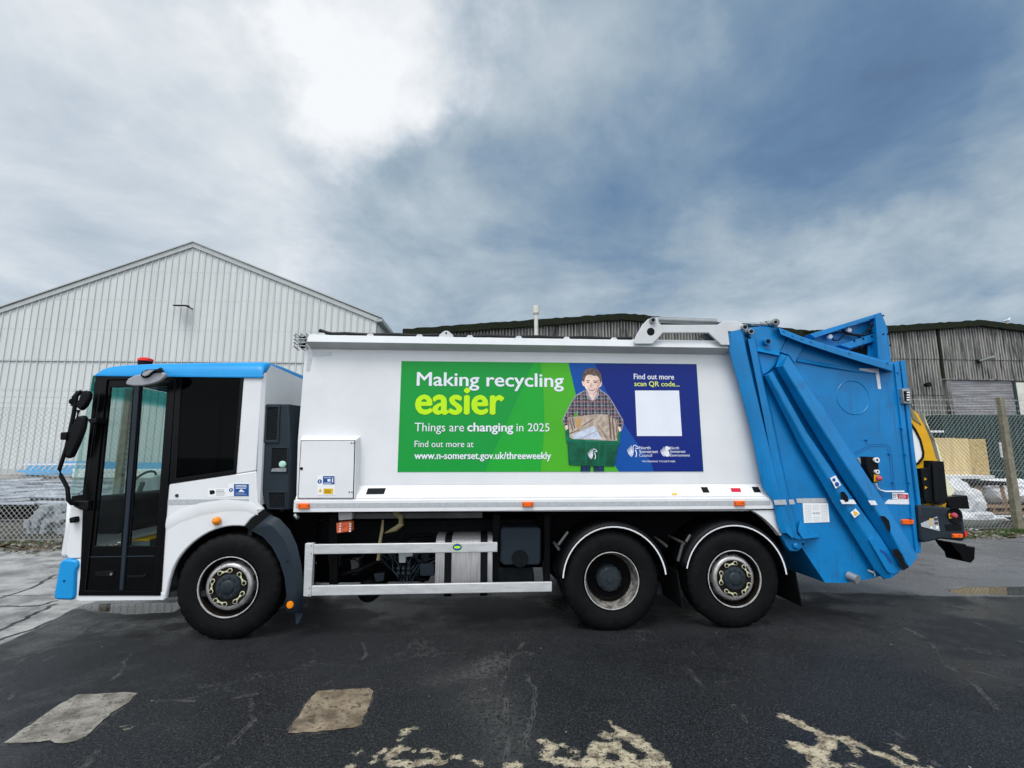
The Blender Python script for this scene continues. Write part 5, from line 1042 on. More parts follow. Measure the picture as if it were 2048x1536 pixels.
#=== TAILGATE ===
TD = .09
tg_pts = [(1487, 656), (1553, 650), (1560, 657), (1620, 680), (1786, 725), (1803, 722), (1842, 1078), (1842, 1106), (1828, 1106), (1812, 1128), (1790, 1142), (1745, 1157), (1690, 1166), (1650, 1165), (1604, 1096), (1575, 1060), (1535, 980), (1500, 760)]
tg = MB().prism(P(tg_pts, TD), TD, W-.1).build('tailgate', 'blue_paint', TR); tg['label'] = 'blue pressed steel tailgate with diagonal beams at the rear'
# front upright: bevelled column
la = [(1454, 664), (1458, 704), (1476, 765), (1502, 865), (1523, 972), (1545, 1002), (1553, 1045), (1562, 1066)]
lb = [(1466, 662), (1470, 704), (1489, 765), (1516, 865), (1541, 972), (1558, 1002), (1566, 1045), (1574, 1066)]
lc = [(1484, 658), (1493, 704), (1507, 765), (1531, 865), (1556, 972), (1565, 1002), (1578, 1045), (1587, 1078)]
mb = MB(); mb.strips([[t3(x_, y_, BD-.01) for x_, y_ in la], [t3(x_, y_, -.02) for x_, y_ in la], [t3(x_, y_, -.05) for x_, y_ in lb], [t3(x_, y_, -.045) for x_, y_ in lc], [t3(x_+1, y_, TD) for x_, y_ in lc]])
mb.poly([t3(1454, 664, BD-.01), t3(1454, 664, -.02), t3(1466, 662, -.05), t3(1484, 658, -.045), t3(1485, 658, TD)]); mb.poly([t3(1562, 1066, BD-.01), t3(1562, 1066, -.02), t3(1574, 1066, -.05), t3(1587, 1078, -.045), t3(1588, 1078, TD)])
mb.build('front_upright', 'blue_paint', tg, bevel=.007)
la = [(1495, 678), (1508, 740), (1526, 830), (1545, 930), (1564, 1020), (1577, 1070), (1594, 1079)]; lb = [(1509, 676), (1520, 740), (1541, 830), (1562, 930), (1582, 1020), (1595, 1070), (1610, 1079)]
mb = MB(); mb.strips([[t3(x_, y_, TD) for x_, y_ in la], [t3(x_, y_, -.01) for x_, y_ in la], [t3(x_, y_, -.015) for x_, y_ in lb], [t3(x_+4, y_, TD) for x_, y_ in lb]]); mb.build('second_upright', 'blue_paint', tg, bevel=.007)
mb = MB(); mb.strips([[t3(1600, 1040, TD), t3(1640, 1074, TD)], [t3(1596, 1062, -.03), t3(1606, 1078, -.03)], [t3(1594, 1079, TD), t3(1640, 1076, TD)]]); mb.poly([t3(1596, 1062, -.03), t3(1606, 1078, -.03), t3(1594, 1079, TD)]); mb.build('foot_gusset', 'blue_paint', tg, bevel=.005)
hg = pris('hinge_plate', [(1560, 1066), (1612, 1080), (1604, 1096), (1595, 1103), (1580, 1102), (1573, 1092)], .03, TD, 'blue_paint', tg, bevel=.006)
x, z = T.at(1592, 1092, .02); MB().lathe([(.0, .001), (.0, .02), (.012, .034), (.03, .036)], x, z, 20).build('hinge_pin', 'blue_paint', tg, smooth=30); dot(1606, 1088, 2.4, .03, 'chip_black', tg, 'bolt_hole', .003)
# quadrant plate around the pivot
q = [(1509, 676), (1553, 652), (1562, 668), (1575, 672), (1560, 704)]+bezq((1560, 706), (1552, 738), (1526, 749), 8)+[(1516, 700)]
pris('pivot_plate', [(1490, 660), (1553, 652), (1575, 672), (1560, 703)]+bezq((1560, 706), (1552, 738), (1526, 749), 8)+[(1512, 690)], .05, TD, 'blue_paint', tg, bevel=.004)
mb = MB(); mb.strips([[t3(1513, 694, .05), t3(1559, 702, .05)], [t3(1515, 702, .01), t3(1559, 711, .01)], [t3(1516, 704, .048), t3(1559, 713, .048)]]); mb.build('plate_rib', 'blue_paint', tg)
# gusset right of plate
pris('gusset_plate', [(1576, 673), (1610, 682), (1605, 697), (1594, 716), (1590, 728), (1578, 710), (1560, 704)], .06, TD, 'blue_paint', tg, bevel=.004)
# roof flange
fl1 = [(1557, 655), (1600, 672), (1660, 692), (1720, 710), (1786, 728)]; fl2 = [(1562, 668), (1602, 684), (1662, 704), (1722, 723), (1784, 741)]; fl3 = [(1604, 692), (1620, 697), (1670, 712), (1720, 727), (1770, 737)]
mb = MB(); mb.strips([[t3(x_, y_, TD) for x_, y_ in fl1], [t3(x_, y_, -.03) for x_, y_ in fl1], [t3(x_, y_+1.5, -.03) for x_, y_ in fl2], [t3(x_+1, y_+2, TD-.005) for x_, y_ in fl2]]); mb.build('roof_flange', 'blue_paint', tg, bevel=.007)
mb = MB()
for p in ((1568, 662), (1585, 671), (1604, 677), (1622, 683), (1699, 706), (1775, 726), (1797, 745), (1801, 795), (1805, 856), (1812, 909), (1819, 965), (1735, 880), (1781, 908), (1788, 965), (1823, 1036)): x_, z_ = T.at(p[0], p[1], -.03 if p[1] < 730 else TD-.03); mb.cyl((x_, (-.04 if p[1] < 730 else TD-.036), z_), (x_, (-.03 if p[1] < 730 else TD), z_), .011, 8)
mb.build('bolts', 'blue_paint', tg, smooth=30)
# raised panel crease line and round pressing
mb = MB(); mb.strips([[t3(1596, 716, TD-.001), t3(1650, 726, TD-.001), t3(1715, 738, TD-.001), t3(1770, 745, TD-.001)], [t3(1594, 722, TD-.02), t3(1650, 732, TD-.02), t3(1715, 743, TD-.016), t3(1765, 748, TD-.001)], [t3(1594, 724, TD-.001), t3(1650, 736, TD-.001), t3(1715, 746, TD-.001), t3(1765, 750, TD-.001)]]); mb.build('pressed_crease', 'blue_paint', tg, smooth=60)
x, z = T.at(1706, 795, TD); ro = .197; mb = MB(); mb.lathe([(TD+.0005, ro+.008), (TD-.006, ro), (TD+.0005, ro-.008)], x, z, 56); mb.build('round_pressing', 'blue_paint', tg, smooth=60)
# hatch outline
hp = [(1708, 906), (1738, 891), (1745, 889), (1772, 889), (1778, 894), (1783, 912), (1790, 985)]; hi_ = [(1711, 909), (1740, 895), (1746, 893), (1770, 893), (1774, 897), (1779, 914), (1785, 985)]
mb = MB()
for h_ in (hp, hi_): mb.stroke(P(h_, TD), .006, TD-.002)
mb.build('hatch_seam', 'cab_blue' if False else 'label_blue', tg)
# diagonal beams
def beam(L_, M_, R_, dl, dm, dr, name='diagonal_beam'):
    mb = MB(); A = [t3(x_, y_, TD) for x_, y_ in L_]; B = [t3(x_, y_, dl) for x_, y_ in L_]; M2 = [t3(x_, y_, dm) for x_, y_ in M_]; R2 = [t3(x_, y_, dr) for x_, y_ in R_]; E_ = [t3(x_, y_, TD) for x_, y_ in R_]
    mb.strips([A, B, M2, R2, E_]); mb.poly([l[0] for l in (A, B, M2, R2, E_)]); mb.poly([l[-1] for l in (A, B, M2, R2, E_)]); return mb.build(name, 'blue_paint', tg, bevel=.012)
beam([(1528, 752), (1600, 895), (1680, 1030), (1748, 1140), (1768, 1159)], [(1537, 750), (1608, 880), (1690, 1010), (1770, 1125), (1785, 1155)], [(1545, 742), (1612, 862), (1674, 953), (1760, 1072), (1803, 1140)], .02, -.04, -.03)
beam([(1551, 734), (1612, 840), (1674, 941), (1757, 1068), (1804, 1141)], [(1566, 732), (1630, 835), (1693, 932), (1780, 1062), (1818, 1135)], [(1576, 710), (1645, 812), (1714, 920), (1780, 1022), (1836, 1113)], .0, -.10, -.055)
mb = MB(); mb.poly([t3(1551, 734, -.001), t3(1562, 708, .02), t3(1573, 711, -.03), t3(1566, 732, -.1)]); mb.build('beam_end', 'blue_paint', tg, bevel=.005)
pris('slotted_plate', [(1738, 1080), (1742, 1074), (1752, 1076), (1766, 1086), (1803, 1141), (1790, 1148), (1780, 1147), (1774, 1142)], -.052, -.03, 'blue_paint', tg, bevel=.004)
mb = MB(); mb.stroke([T.at(x_, y_, -.055) for x_, y_ in [(1760, 1101), (1767, 1104), (1774, 1112), (1783, 1127)]], .028, -.0545); mb.build('plate_slot', 'label_blue', tg)
# chips in the paint
def chip(pts, d, name='paint_chip', mt='chip_black'):
    pj = []; rr = random.Random(5)
    for a, b_ in zip(pts, pts[1:]+pts[:1]):
        for k in range(4): pj.append((a[0]+(b_[0]-a[0])*k/4+rr.uniform(-.6, .6), a[1]+(b_[1]-a[1])*k/4+rr.uniform(-.6, .6)))
    MB().sheet(P(pj, d), d).build(name, mt, tg)
chip([(1681, 983), (1687, 983), (1696, 993), (1697, 1003), (1691, 1004), (1682, 994)], -.062); chip([(1760, 1031), (1768, 1032), (1779, 1042), (1781, 1060), (1779, 1066), (1768, 1047)], -.105); chip([(1784, 1099), (1795, 1098), (1805, 1110), (1809, 1123), (1818, 1134), (1806, 1141), (1797, 1120), (1787, 1110)], -.107)
# tapes and stickers on the tailgate
for pts, d in (([(1547, 1000), (1571, 999), (1574, 1009), (1550, 1010)], -.058), ([(1577, 999), (1587, 999), (1590, 1008), (1579, 1009)], -.02), ([(1592, 997), (1651, 996), (1656, 1005), (1594, 1006)], TD-.003)): sticker(pts, d, 'tape_silver', tg, 'reflective_tape')
for pts, d in (([(1680, 1000), (1707, 999), (1713, 1008), (1684, 1008)], -.060), ([(1736, 1001), (1750, 1001), (1755, 1010), (1742, 1010)], -.112), ([(1768, 1008), (1772, 1003), (1777, 999), (1823, 999), (1825, 1009)], TD-.003)): sticker(pts, d, 'tape_white', tg, 'reflective_tape')
sticker([(1718, 737), (1757, 737), (1762, 778), (1756, 778), (1751, 745), (1720, 744)], TD-.003, 'tape_white', tg, 'corner_tape')
sg = sticker([(1605, 1006), (1656, 1006), (1659, 1044), (1608, 1046)], TD-.004, 'label_white', tg, 'pictogram_board')
mb = MB()
for r_ in range(3):
    for c_ in range(3):
        if r_ == 1 and c_ == 1: continue
        cx_, cy_ = 1615+c_*16+r_*.8, 1015+r_*11.5; mb.ring(P(rect(cx_-5, cy_-4, cx_+5, cy_+4), TD), P(rect(cx_-4.4, cy_-3.4, cx_+4.4, cy_+3.4), TD), TD-.0065, TD-.0058)
        mb.stroke(P([(cx_-2, cy_+1.5), (cx_, cy_-.5), (cx_+2, cy_+1)], TD), .004, TD-.0065)
mb.build('pictogram_grid', 'tape_silver', sg); text('DO NOT', 1626, 1640, 1028, 3, TD-.0065, 'ink_dark', sg, .02)
sticker([(1660, 956), (1671, 951), (1682, 970), (1671, 977)], -.062, 'label_white', tg, 'warning_sticker'); x, z = T.at(1668, 959.5, -.066); MB().disc(x, z, .019, -.0665).build('warning_symbol', 'label_blue', tg); x, z = T.at(1674, 968.5, -.066); MB().disc(x, z, .025, -.0665).build('warning_symbol', 'label_blue', tg)
sticker([(1701, 1025), (1711, 1017), (1720, 1027), (1709, 1036)], -.062, 'label_white', tg, 'warning_sticker'); sticker([(1707, 1021), (1717, 1026.5), (1709, 1032)], -.066, 'label_yellow', tg, 'warning_symbol')
sticker([(1784, 985), (1817, 986), (1819, 1000), (1785, 998)], TD-.004, 'label_white', tg, 'warning_sticker'); sticker([(1795, 988), (1816, 989), (1816, 998), (1796, 997)], TD-.007, 'label_red', tg, 'warning_sticker'); lines(1798, 1814, (990.5, 993, 995.5), .7, TD-.0095, 'label_white', tg)
x, z = T.at(1789, 992.5, TD-.007); MB().ring(ngon(x, z, .018, 18), ngon(x, z, .014, 18), TD-.0072, TD-.0065).build('prohibition_symbol', 'ink_dark', tg)
marker(1801, 1038, 1825, 1049, TD, TR)
# control box with push buttons
cb = pris('control_box', [(1733, 913), (1751, 914), (1757, 925), (1758, 940), (1758, 964), (1748, 966), (1744, 958), (1735, 940)], -.02, TD, 'chip_black', TR, bevel=.006)
MB().prism(P([(1714, 916), (1726, 915), (1731, 925), (1732, 946), (1722, 930)], TD-.02), TD-.02, TD).build('control_plate', 'tape_silver', cb)
for p, r_, mt_ in (((1753, 920), .030, 'label_white'), ((1754, 943.5), .024, 'label_white')): x, z = T.at(p[0], p[1], -.04); MB().cyl((x, -.05, z), (x, -.02, z), r_, 18, r1=r_*.9).build('push_button', mt_, cb, smooth=40); MB().disc(x, z, r_*.5, -.0505).build('button_centre', 'steel_dark', cb)
sticker([(1748, 949), (1757, 949), (1758, 963), (1748, 963)], -.021, 'label_yellow', cb, 'button_plate'); x, z = T.at(1758.5, 957, -.05); MB().lathe([(-.075, .001), (-.07, .022), (-.055, .031), (-.04, .028), (-.035, .018), (-.02, .018)], x, z, 20).build('emergency_button', 'red_button', cb, smooth=50)
mb = MB(); mb.tube([t3(*p) for p in ((1751, 966, .0), (1754, 975, .02), (1760, 980, .05), (1770, 983, .06), (1808, 983, .06))], [.014, .012, .009, .009, .009], 8); mb.build('control_cable', 'label_white', cb, smooth=60)
# rear upright channel and its lamp
MB().prism(P([(1786, 727), (1796, 724), (1826, 1005), (1833, 1085), (1836, 1106), (1829, 1106)], TD), TD-.02, TD).build('rear_channel', 'blue_paint', tg, bevel=.004)
MB().prism(P([(1797, 722), (1806, 722), (1822, 880), (1845, 1074), (1843, 1079), (1838, 1078)], TD), TD-.035, TD+.15).build('rear_edge', 'blue_paint', tg, bevel=.006)
ld = pris('rear_lamp', [(1805, 777), (1820, 777), (1823, 808), (1808, 807)], .02, .08, 'steel_grey', TR, bevel=.005); pris('lamp_bezel', [(1809, 782), (1818, 782), (1820, 803), (1811, 802)], .008, .02, 'chip_black', ld)
for k in range(4): pris('led_lens', rect(1814, 783.5+k*5, 1819.5, 786+k*5), .003, .008, 'label_white', ld)
# lower details
x, z = T.at(1706, 1156, .02); mb = MB(); mb.cyl((x, .09, z+.01), (x+.03, -.01, z-.01), .045, 20); mb.build('drain_cap', 'steel_grey', tg, smooth=40); mb = MB(); mb.cyl(t3(1736, 1141, .05), t3(1748, 1146, .0), .012); mb.tube([t3(1748, 1141, 0), t3(1750, 1147, 0), t3(1749, 1153, 0)], .006); mb.build('t_handle', 'steel_grey', tg, smooth=40)
# upper rear frame with cables
UD = .55
uf = pris('hopper_hood', [(1700, 655), (1755, 630), (1760, 700), (1700, 715)], 1.2, 1.25, 'blue_paint', TR)
def up(pts, d0, d1, name, mt='blue_paint', bev=.004): return MB().prism(P(pts, d0), d0, d1).build(name, mt, uf, bevel=bev)
up([(1620, 668), (1755, 627), (1762, 625), (1763, 634), (1755, 634), (1630, 676)], UD, UD+.12, 'hood_top_rail')
up([(1753, 632), (1756, 626), (1763, 625), (1775, 656), (1782, 715), (1784, 745), (1762, 745), (1757, 700)], UD-.02, UD+.10, 'hood_post')
up([(1752, 634), (1757, 633), (1762, 715), (1757, 718)], UD-.05, UD-.02, 'hood_post_edge')
up([(1612, 680), (1754, 636), (1757, 712), (1690, 716), (1630, 696)], UD+.12, UD+.14, 'hood_back_panel')
up([(1680, 690), (1757, 664), (1758, 680), (1700, 697)], UD+.04, UD+.12, 'hood_cross_rail')
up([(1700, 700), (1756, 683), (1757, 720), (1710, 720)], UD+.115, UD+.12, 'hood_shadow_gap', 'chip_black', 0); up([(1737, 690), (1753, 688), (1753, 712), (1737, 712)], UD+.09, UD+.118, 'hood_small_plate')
mb = MB()
for pts in (((1632, 672), (1660, 667), (1685, 664), (1700, 668), (1720, 673), (1735, 660), (1745, 648), (1752, 646)), ((1655, 668), (1668, 681), (1678, 680), (1690, 668), (1712, 671), (1728, 680), (1727, 692), (1722, 698)), ((1680, 655), (1690, 664), (1705, 668), (1725, 671), (1750, 665)), ((1742, 650), (1740, 660), (1742, 675))): mb.tube([t3(x_, y_, UD+.05+.02*math.sin(x_)) for x_, y_ in pts], .009, 6)
mb.build('hood_cables', 'hose_black', uf, smooth=60)
for p in ((1696, 661), (1658, 674)): x, z = T.at(p[0], p[1], UD+.08); MB().lathe([(UD+.04, .001), (UD+.05, .03), (UD+.08, .034)], x, z, 14).build('cable_gland', 'label_white', uf, smooth=40)
mb = MB()
for p in ((1713, 680), (1731, 676), (1748, 671), (1764, 669), (1773, 669), (1747, 658), (1764, 632), (1778, 691)): x_, z_ = T.at(p[0], p[1], UD); mb.cyl((x_, UD-.025 if p[0] > 1755 else UD+.03, z_), (x_, UD+.04, z_), .012, 8)
mb.build('hood_bolts', 'chip_black', uf)
# lift bracket, ram and pins
def c8(pts): return [(1240+x_/5.69, 610+y_/5.69) for x_, y_ in pts]
br = c8([(152, 425), (190, 340), (260, 220), (320, 160), (370, 140), (430, 150), (445, 200), (470, 224), (1110, 224), (1150, 200), (1190, 180), (1330, 180), (1400, 215), (1445, 240), (1440, 300), (1230, 300), (1250, 455), (1155, 455), (1115, 415), (1010, 315), (490, 315), (440, 370), (370, 442), (172, 442)])
lb_ = pris('lift_bracket', br, -.045, -.02, 'gutter_white', TR, bevel=.005)
hole = P([(1240+350/5.69+7.8*math.cos(k*.3927), 610+303/5.69+8*math.sin(k*.3927)) for k in range(16)], -.046); MB().sheet(hole, -.0462).build('bracket_hole', 'chip_black', lb_)
mb = MB(); mb.cyl(t3(1310, 639.5, .1), t3(1432, 643.5, .1), .036, 24); ram = mb.build('lift_ram', 'steel_grey', TR, smooth=40)
mb = MB(); mb.cyl(t3(1432, 644, .1), t3(1524, 648, .1), .014, 16); mb.build('ram_rod', 'chrome', ram, smooth=40)
mb = MB(); mb.cyl(t3(1520, 648, .1), t3(1534, 649, .1), .024, 16); mb.cyl(t3(1532, 648, .1), t3(1552, 646, .1), .036, 16); mb.cyl(t3(1551, 645, -.0), t3(1551, 645, .16), .045, 20); mb.build('ram_eye', 'steel_grey', ram, smooth=40)
for p, d, r_ in (((1306, 640), -.045, .034), ((1490, 654), -.05, .034), ((1502.5, 662.5), .0, .034), ((1536, 682.5), .02, .040), ((1551, 644), -.0, .03)):
    x, z = T.at(p[0], p[1], d-.03); MB().cyl((x, d-.03, z), (x, d+.05, z), r_, 20).build('pivot_pin', 'steel_grey' if p[0] != 1536 else 'blue_paint', lb_, smooth=40); MB().cyl((x, d-.040, z), (x, d-.030, z), r_*.6, 12).build('pin_bolt', 'chip_black', lb_, smooth=30)
MB().prism(P([(1405, 668), (1440, 666), (1456, 684), (1425, 682)], .2), .2, .3).build('roof_ramp', 'dark_grey', body)
# roof of tailgate and body seen from other sides
# --- bin lift at the rear
LD = .16
bl = MB().prism(P([(1815, 800), (1822, 817), (1835, 826), (1850, 852), (1862, 880), (1872, 915), (1877, 925), (1880, 1005), (1838, 1015), (1836, 1000)], LD), LD, LD+.05).build('bin_lift', 'yellow_paint', TR, bevel=.006)
MB().prism(P([(1815, 803), (1824, 820), (1842, 850), (1824, 838)], LD), LD-.01, LD).build('guard_shade_panel', 'hose_tan', bl)
wp = [(1820, 846), (1830, 860), (1840, 880), (1846, 905), (1845, 915), (1836, 926), (1829, 930)]
MB().prism(P([(1815, 845)]+wp+[(1826, 930)], LD), LD-.004, LD-.001).build('guard_window', 'label_white', bl)
mb = MB(); mb.stroke(P(wp, LD-.008), .022, LD-.008); o = mb.build('window_rubber', 'chip_black', bl); md = o.modifiers.new('solid', 'SOLIDIFY'); md.thickness = .01
MB().prism(P([(1845, 826), (1862, 870), (1874, 890), (1893, 960), (1908, 982), (1900, 992), (1894, 992), (1880, 925), (1868, 880), (1852, 850)], LD+.07), LD+.06, LD+.12).build('rubber_curtain', 'pale_yellow', bl)
MB().prism(P([(1842, 937), (1859, 936), (1859, 921), (1888, 923), (1892, 960), (1896, 998), (1890, 1008), (1872, 1008), (1860, 1005), (1850, 1004)], .08), .08, .16).build('lift_comb', 'chip_black', bl, bevel=.006)
MB().prism(P([(1864, 924), (1872, 924), (1878, 1003), (1868, 1003)], .06), .05, .08).build('comb_rib', 'black_plastic', bl, bevel=.004)
for p in ((1851, 958), (1852, 975)): sticker([(p[0]-2.5, p[1]-3), (p[0]+2.5, p[1]), (p[0]-2, p[1]+3)], .079, 'yellow_paint', bl, 'warning_symbol')
MB().prism(P([(1895, 994), (1935, 991), (1940, 1018), (1905, 1017), (1896, 1012)], .12), .12, .5).build('lift_arm', 'black_gloss', bl, bevel=.006)
MB().prism(P([(1840, 994), (1860, 992), (1893, 1006), (1890, 1018), (1840, 1008)], .14), .14, .3).build('lift_base', 'yellow_paint', bl); x, z = T.at(1846, 1002, .12); MB().lathe([(.10, .018), (.10, .034), (.14, .036)], x, z, 20).build('pivot_bush', 'chip_black', bl, smooth=40)
mb = MB(); mb.tube([t3(*p) for p in ((1872, 1004, .1), (1876, 1010, .08), (1882, 1009, .08), (1886, 1003, .1))], .01); mb.tube([t3(*p) for p in ((1860, 1005, .1), (1866, 1011, .08), (1872, 1008, .1))], .008); mb.build('lift_hose', 'hose_black', bl, smooth=60)
# grey control console
cs = pris('control_console', [(1838, 1010), (1890, 1014), (1924, 1020), (1927, 1030), (1932, 1075), (1928, 1083), (1885, 1078), (1846, 1086), (1842, 1078)], .03, .40, 'dark_grey', TR, bevel=.02)
MB().prism(P([(1841, 1047), (1874, 1033), (1879, 1061), (1878, 1062), (1843, 1053)], .028), .024, .03).build('instruction_plate', 'tape_silver', cs)
for p, mt_ in (((1861, 1039), 'label_yellow'), ((1862, 1047), 'label_yellow'), ((1863, 1055), 'label_white')): x, z = T.at(p[0], p[1], .022); MB().disc(x, z, .014, .0225).build('control_symbol', mt_, cs)
for p in ((1868, 1036), (1869, 1044)): sticker(rect(p[0], p[1], p[0]+7, p[1]+5), .0235, 'steel_dark', cs, 'control_symbol')
sticker(rect(1872, 1052, 1877, 1058), .0235, 'label_white', cs, 'control_symbol'); mb = MB(); mb.stroke(P(bezq((1842, 1035), (1856, 1024), (1878, 1022), 8), .03), .03, .027); mb.build('console_rib', 'hub_grey', cs)
x, z = T.at(1909, 1031, .03); MB().lathe([(.024, .092), (.02, .085), (.029, .07), (.0295, .001)], x, z, 28).build('button_recess', 'chassis', cs, smooth=40)
sticker([(1897, 1027), (1904, 1027), (1904, 1037), (1898, 1037)], .02, 'label_yellow', cs, 'button_plate'); x, z = T.at(1909, 1031, -.02); MB().lathe([(-.045, .001), (-.04, .022), (-.022, .031), (-.008, .028), (0, .02), (.028, .02)], x, z, 20).build('emergency_button', 'red_button', cs, smooth=50)
pris('console_slot', [(1890, 1049), (1922, 1048), (1924, 1061), (1894, 1062)], .024, .03, 'chip_black', cs); marker(1903, 1067, 1923, 1076, .03, cs, name='marker_lamp'); pris('tail_lamp', [(1929, 1063), (1934, 1063), (1935, 1073), (1931, 1073)], .2, .4, 'red_lens', cs)
pris('lift_foot', [(1900, 1084), (1932, 1088), (1935, 1092), (1951, 1094), (1950, 1118), (1943, 1126), (1924, 1122), (1921, 1110), (1908, 1096)], .1, .3, 'black_gloss', bl, bevel=.01)
xa, xb = T.at(1846, 1040, .4)[0], T.at(1870, 1040, .4)[0]; za, zb_c = T.at(1858, 1060, .4)[1], T.at(1858, 1022, .4)[1]; MB().box(xa, xb, .4, W-.3, za, zb_c).build('lift_cross_beam', 'chip_black', bl, bevel=.01)
MB().box(xa-.1, xa+.05, W-.35, W-.3, za, zb_c+.6).build('lift_side_plate', 'yellow_paint', bl, bevel=.01)

#=== YARD ===
rr = random.Random(11)
mat('plaster_white', (.33, .36, .40), .6, var=.3, vs=3, dirt=.6, dirtc=(.10, .11, .13)); mat('profile_end', (.36, .39, .41), .5, var=.25, vs=8, dirt=.3, dirtc=(.1, .11, .12)); mat('ladder_alu', (.75, .76, .77), .35, metal=.3, var=.08)
mat('blue_board', (.10, .38, .68), .5, var=.15); mat('ply', (.66, .50, .25), .7, var=.18, vs=2, dirt=.3, dirtc=(.46, .34, .15), sx=(3, 3, .4)); mat('osb', (.52, .38, .16), .8, var=.3, vs=14, dirt=.5, dirtc=(.33, .22, .09)); mat('sheet_white', (.72, .73, .74), .6, var=.12, vs=5, bump=.5, bs=9, dirt=.2, dirtc=(.4, .4, .42))
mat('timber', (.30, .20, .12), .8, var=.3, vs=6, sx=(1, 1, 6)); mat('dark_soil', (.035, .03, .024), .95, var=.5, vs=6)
def WP_(px, py, Y):
    r = ray(px, py); t_ = Y/r.y; return (r.x*t_, r.z*t_+HC)
# long pale profiles lying in a heap (left, further back)
base = MB().box(-1.4, 1.4, -.07, .07, -.035, .035).build('plastic_beam', 'plaster_white', None, bevel=.008)
k = 0
for row in range(6):
    for j in range(5):
        Yb = 16.6-row*.38; x_, z_ = WP_(-50+j*54+rr.uniform(-14, 14), 964+row*8.4+rr.uniform(-2.5, 2.5), Yb)
        o = base if k == 0 else base.copy()
        if k: C.objects.link(o)
        o.location = (x_, Yb+rr.uniform(-.12, .12), z_); o.rotation_euler = (R(rr.uniform(-10, 40)), R(rr.uniform(-4, 3)), R(rr.uniform(-4, 14))); k += 1
        tag(o, 'long pale plastic beam, '+ORD[j]+' from the left in the '+ORD[row]+' row of the heap behind the fence', 'beam', 'heap of pale beams behind the fence')
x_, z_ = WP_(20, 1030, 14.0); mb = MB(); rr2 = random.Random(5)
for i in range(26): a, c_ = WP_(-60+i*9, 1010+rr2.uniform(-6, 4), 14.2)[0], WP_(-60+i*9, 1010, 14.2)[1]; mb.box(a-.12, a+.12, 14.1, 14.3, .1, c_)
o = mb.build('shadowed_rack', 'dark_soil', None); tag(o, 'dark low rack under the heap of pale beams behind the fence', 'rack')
# stack of pale box ends
b2 = MB().box(-.07, .07, -.6, .6, -.10, .10).build('steel_bracket', 'profile_end', None, bevel=.01); k = 0
for row in range(6):
    n = 9-row
    for j in range(n):
        px = 66+row*4.5+j*10.5; py = 1063-row*9; x_, z_ = WP_(px, py, 12.2); o = b2 if k == 0 else b2.copy()
        if k: C.objects.link(o)
        o.location = (x_, 12.5+rr.uniform(0, .3), z_); o.rotation_euler = (0, R(rr.uniform(-50, 50) if row else rr.uniform(-8, 8)), R(rr.uniform(-8, 8))); k += 1
        tag(o, 'pale metal bracket, '+ORD[j]+' from left, '+ORD[row]+' row up, pile by the cab', 'bracket', 'pile of pale metal brackets')
# ladder on its side against blue boards
x0, z0 = WP_(38, 944, 23); x1, z1_ = WP_(170, 944, 23); x2, z2_ = WP_(50, 928, 23)
ladder = empty('ladder', Matrix.Translation((x0, 22.9, z0))); tag(ladder, 'aluminium ladder lying on its side along the warehouse wall left of the mirrors', 'ladder'); Lh = z2_-z0; LL = x1-x0
for zz_, sh_ in ((.05, 0), (Lh, .3)): MB().box(sh_, LL+sh_, -.03, .03, zz_-.05, zz_+.03).build('rail', 'blue_board' if sh_ == 0 else 'ladder_alu', ladder)
n = int(LL/.28)
for i in range(n+1): mb = MB(); mb.cyl((i*.28, 0, .03), (i*.28+.3, 0, Lh), .03, 8); mb.build('rung', 'ladder_alu', ladder)
x0b, zb_ = WP_(42, 941, 23.6); x1b, zt2 = WP_(330, 921, 23.6)
for i in range(4): o = MB().box(x0b+i*1.7+.3, x0b+i*1.7+1.9, 23.5+i*.05, 23.56+i*.05, zb_-.2, zt2-(.12 if i == 0 else 0)-i*.03).build('blue_panel', 'blue_board'); tag(o, 'bright blue panel by the warehouse, '+ORD[i]+' from the left behind the ladder', 'panel', 'blue panels by the warehouse')
xw, zw = WP_(150, 938, 22.0); xw2, zw2 = WP_(560, 951, 22.0); o = MB().box(xw, xw2, 21.9, 22.3, zw2-.1, zw).build('white_beam', 'sheet_white', None, bevel=.02); tag(o, 'long white beam on the yard seen through the cab windows', 'beam')
# right side: boards, wrapped heap, trestle, tub, container
def wbox(px0, py0, px1, py1, Y, dep, name, mt, bev=.01, rot=0):
    _, zt_w = WP_(px0, py0, Y); _, zb_w = WP_(px1, py1, Y); a, b_ = WP_(px0, (py0+py1)/2, Y)[0], WP_(px1, (py0+py1)/2, Y)[0]; return MB().box(a, b_, Y, Y+dep, zb_w, zt_w).build(name, mt, None, bevel=bev)
o = wbox(1893, 829, 2240, 1000, 18.6, 1.5, 'storage_container', 'green_panel'); tag(o, 'dark green steel container standing in front of the roller door', 'container')
mb = MB(); a, _ = WP_(1893, 829, 18.6); b_, _ = WP_(2240, 829, 18.6); zt_c = WP_(1893, 831, 18.6)[1]; zb_c = WP_(1893, 998, 18.6)[1]; x_ = a+.05
while x_ < b_: mb.box(x_, x_+.10, 18.57, 18.6, zb_c, zt_c-.05); x_ += .22
mb.build('corrugation', 'green_panel', o)
o = wbox(1868, 876, 1916, 950, 15.6, .04, 'plywood_board', 'ply'); tag(o, 'pale yellow plywood board leaning behind the fence, left of the flaky brown one', 'board', 'boards behind the fence')
o = wbox(1916, 877, 1941, 950, 15.62, .04, 'plywood_board', 'ply'); tag(o, 'narrow pale plywood board between two others behind the fence', 'board', 'boards behind the fence')
o = wbox(1941, 878, 1976, 950, 15.66, .05, 'chipboard_sheet', 'osb'); tag(o, 'brown flaky chipboard sheet behind the fence beside the plywood', 'board', 'boards behind the fence')
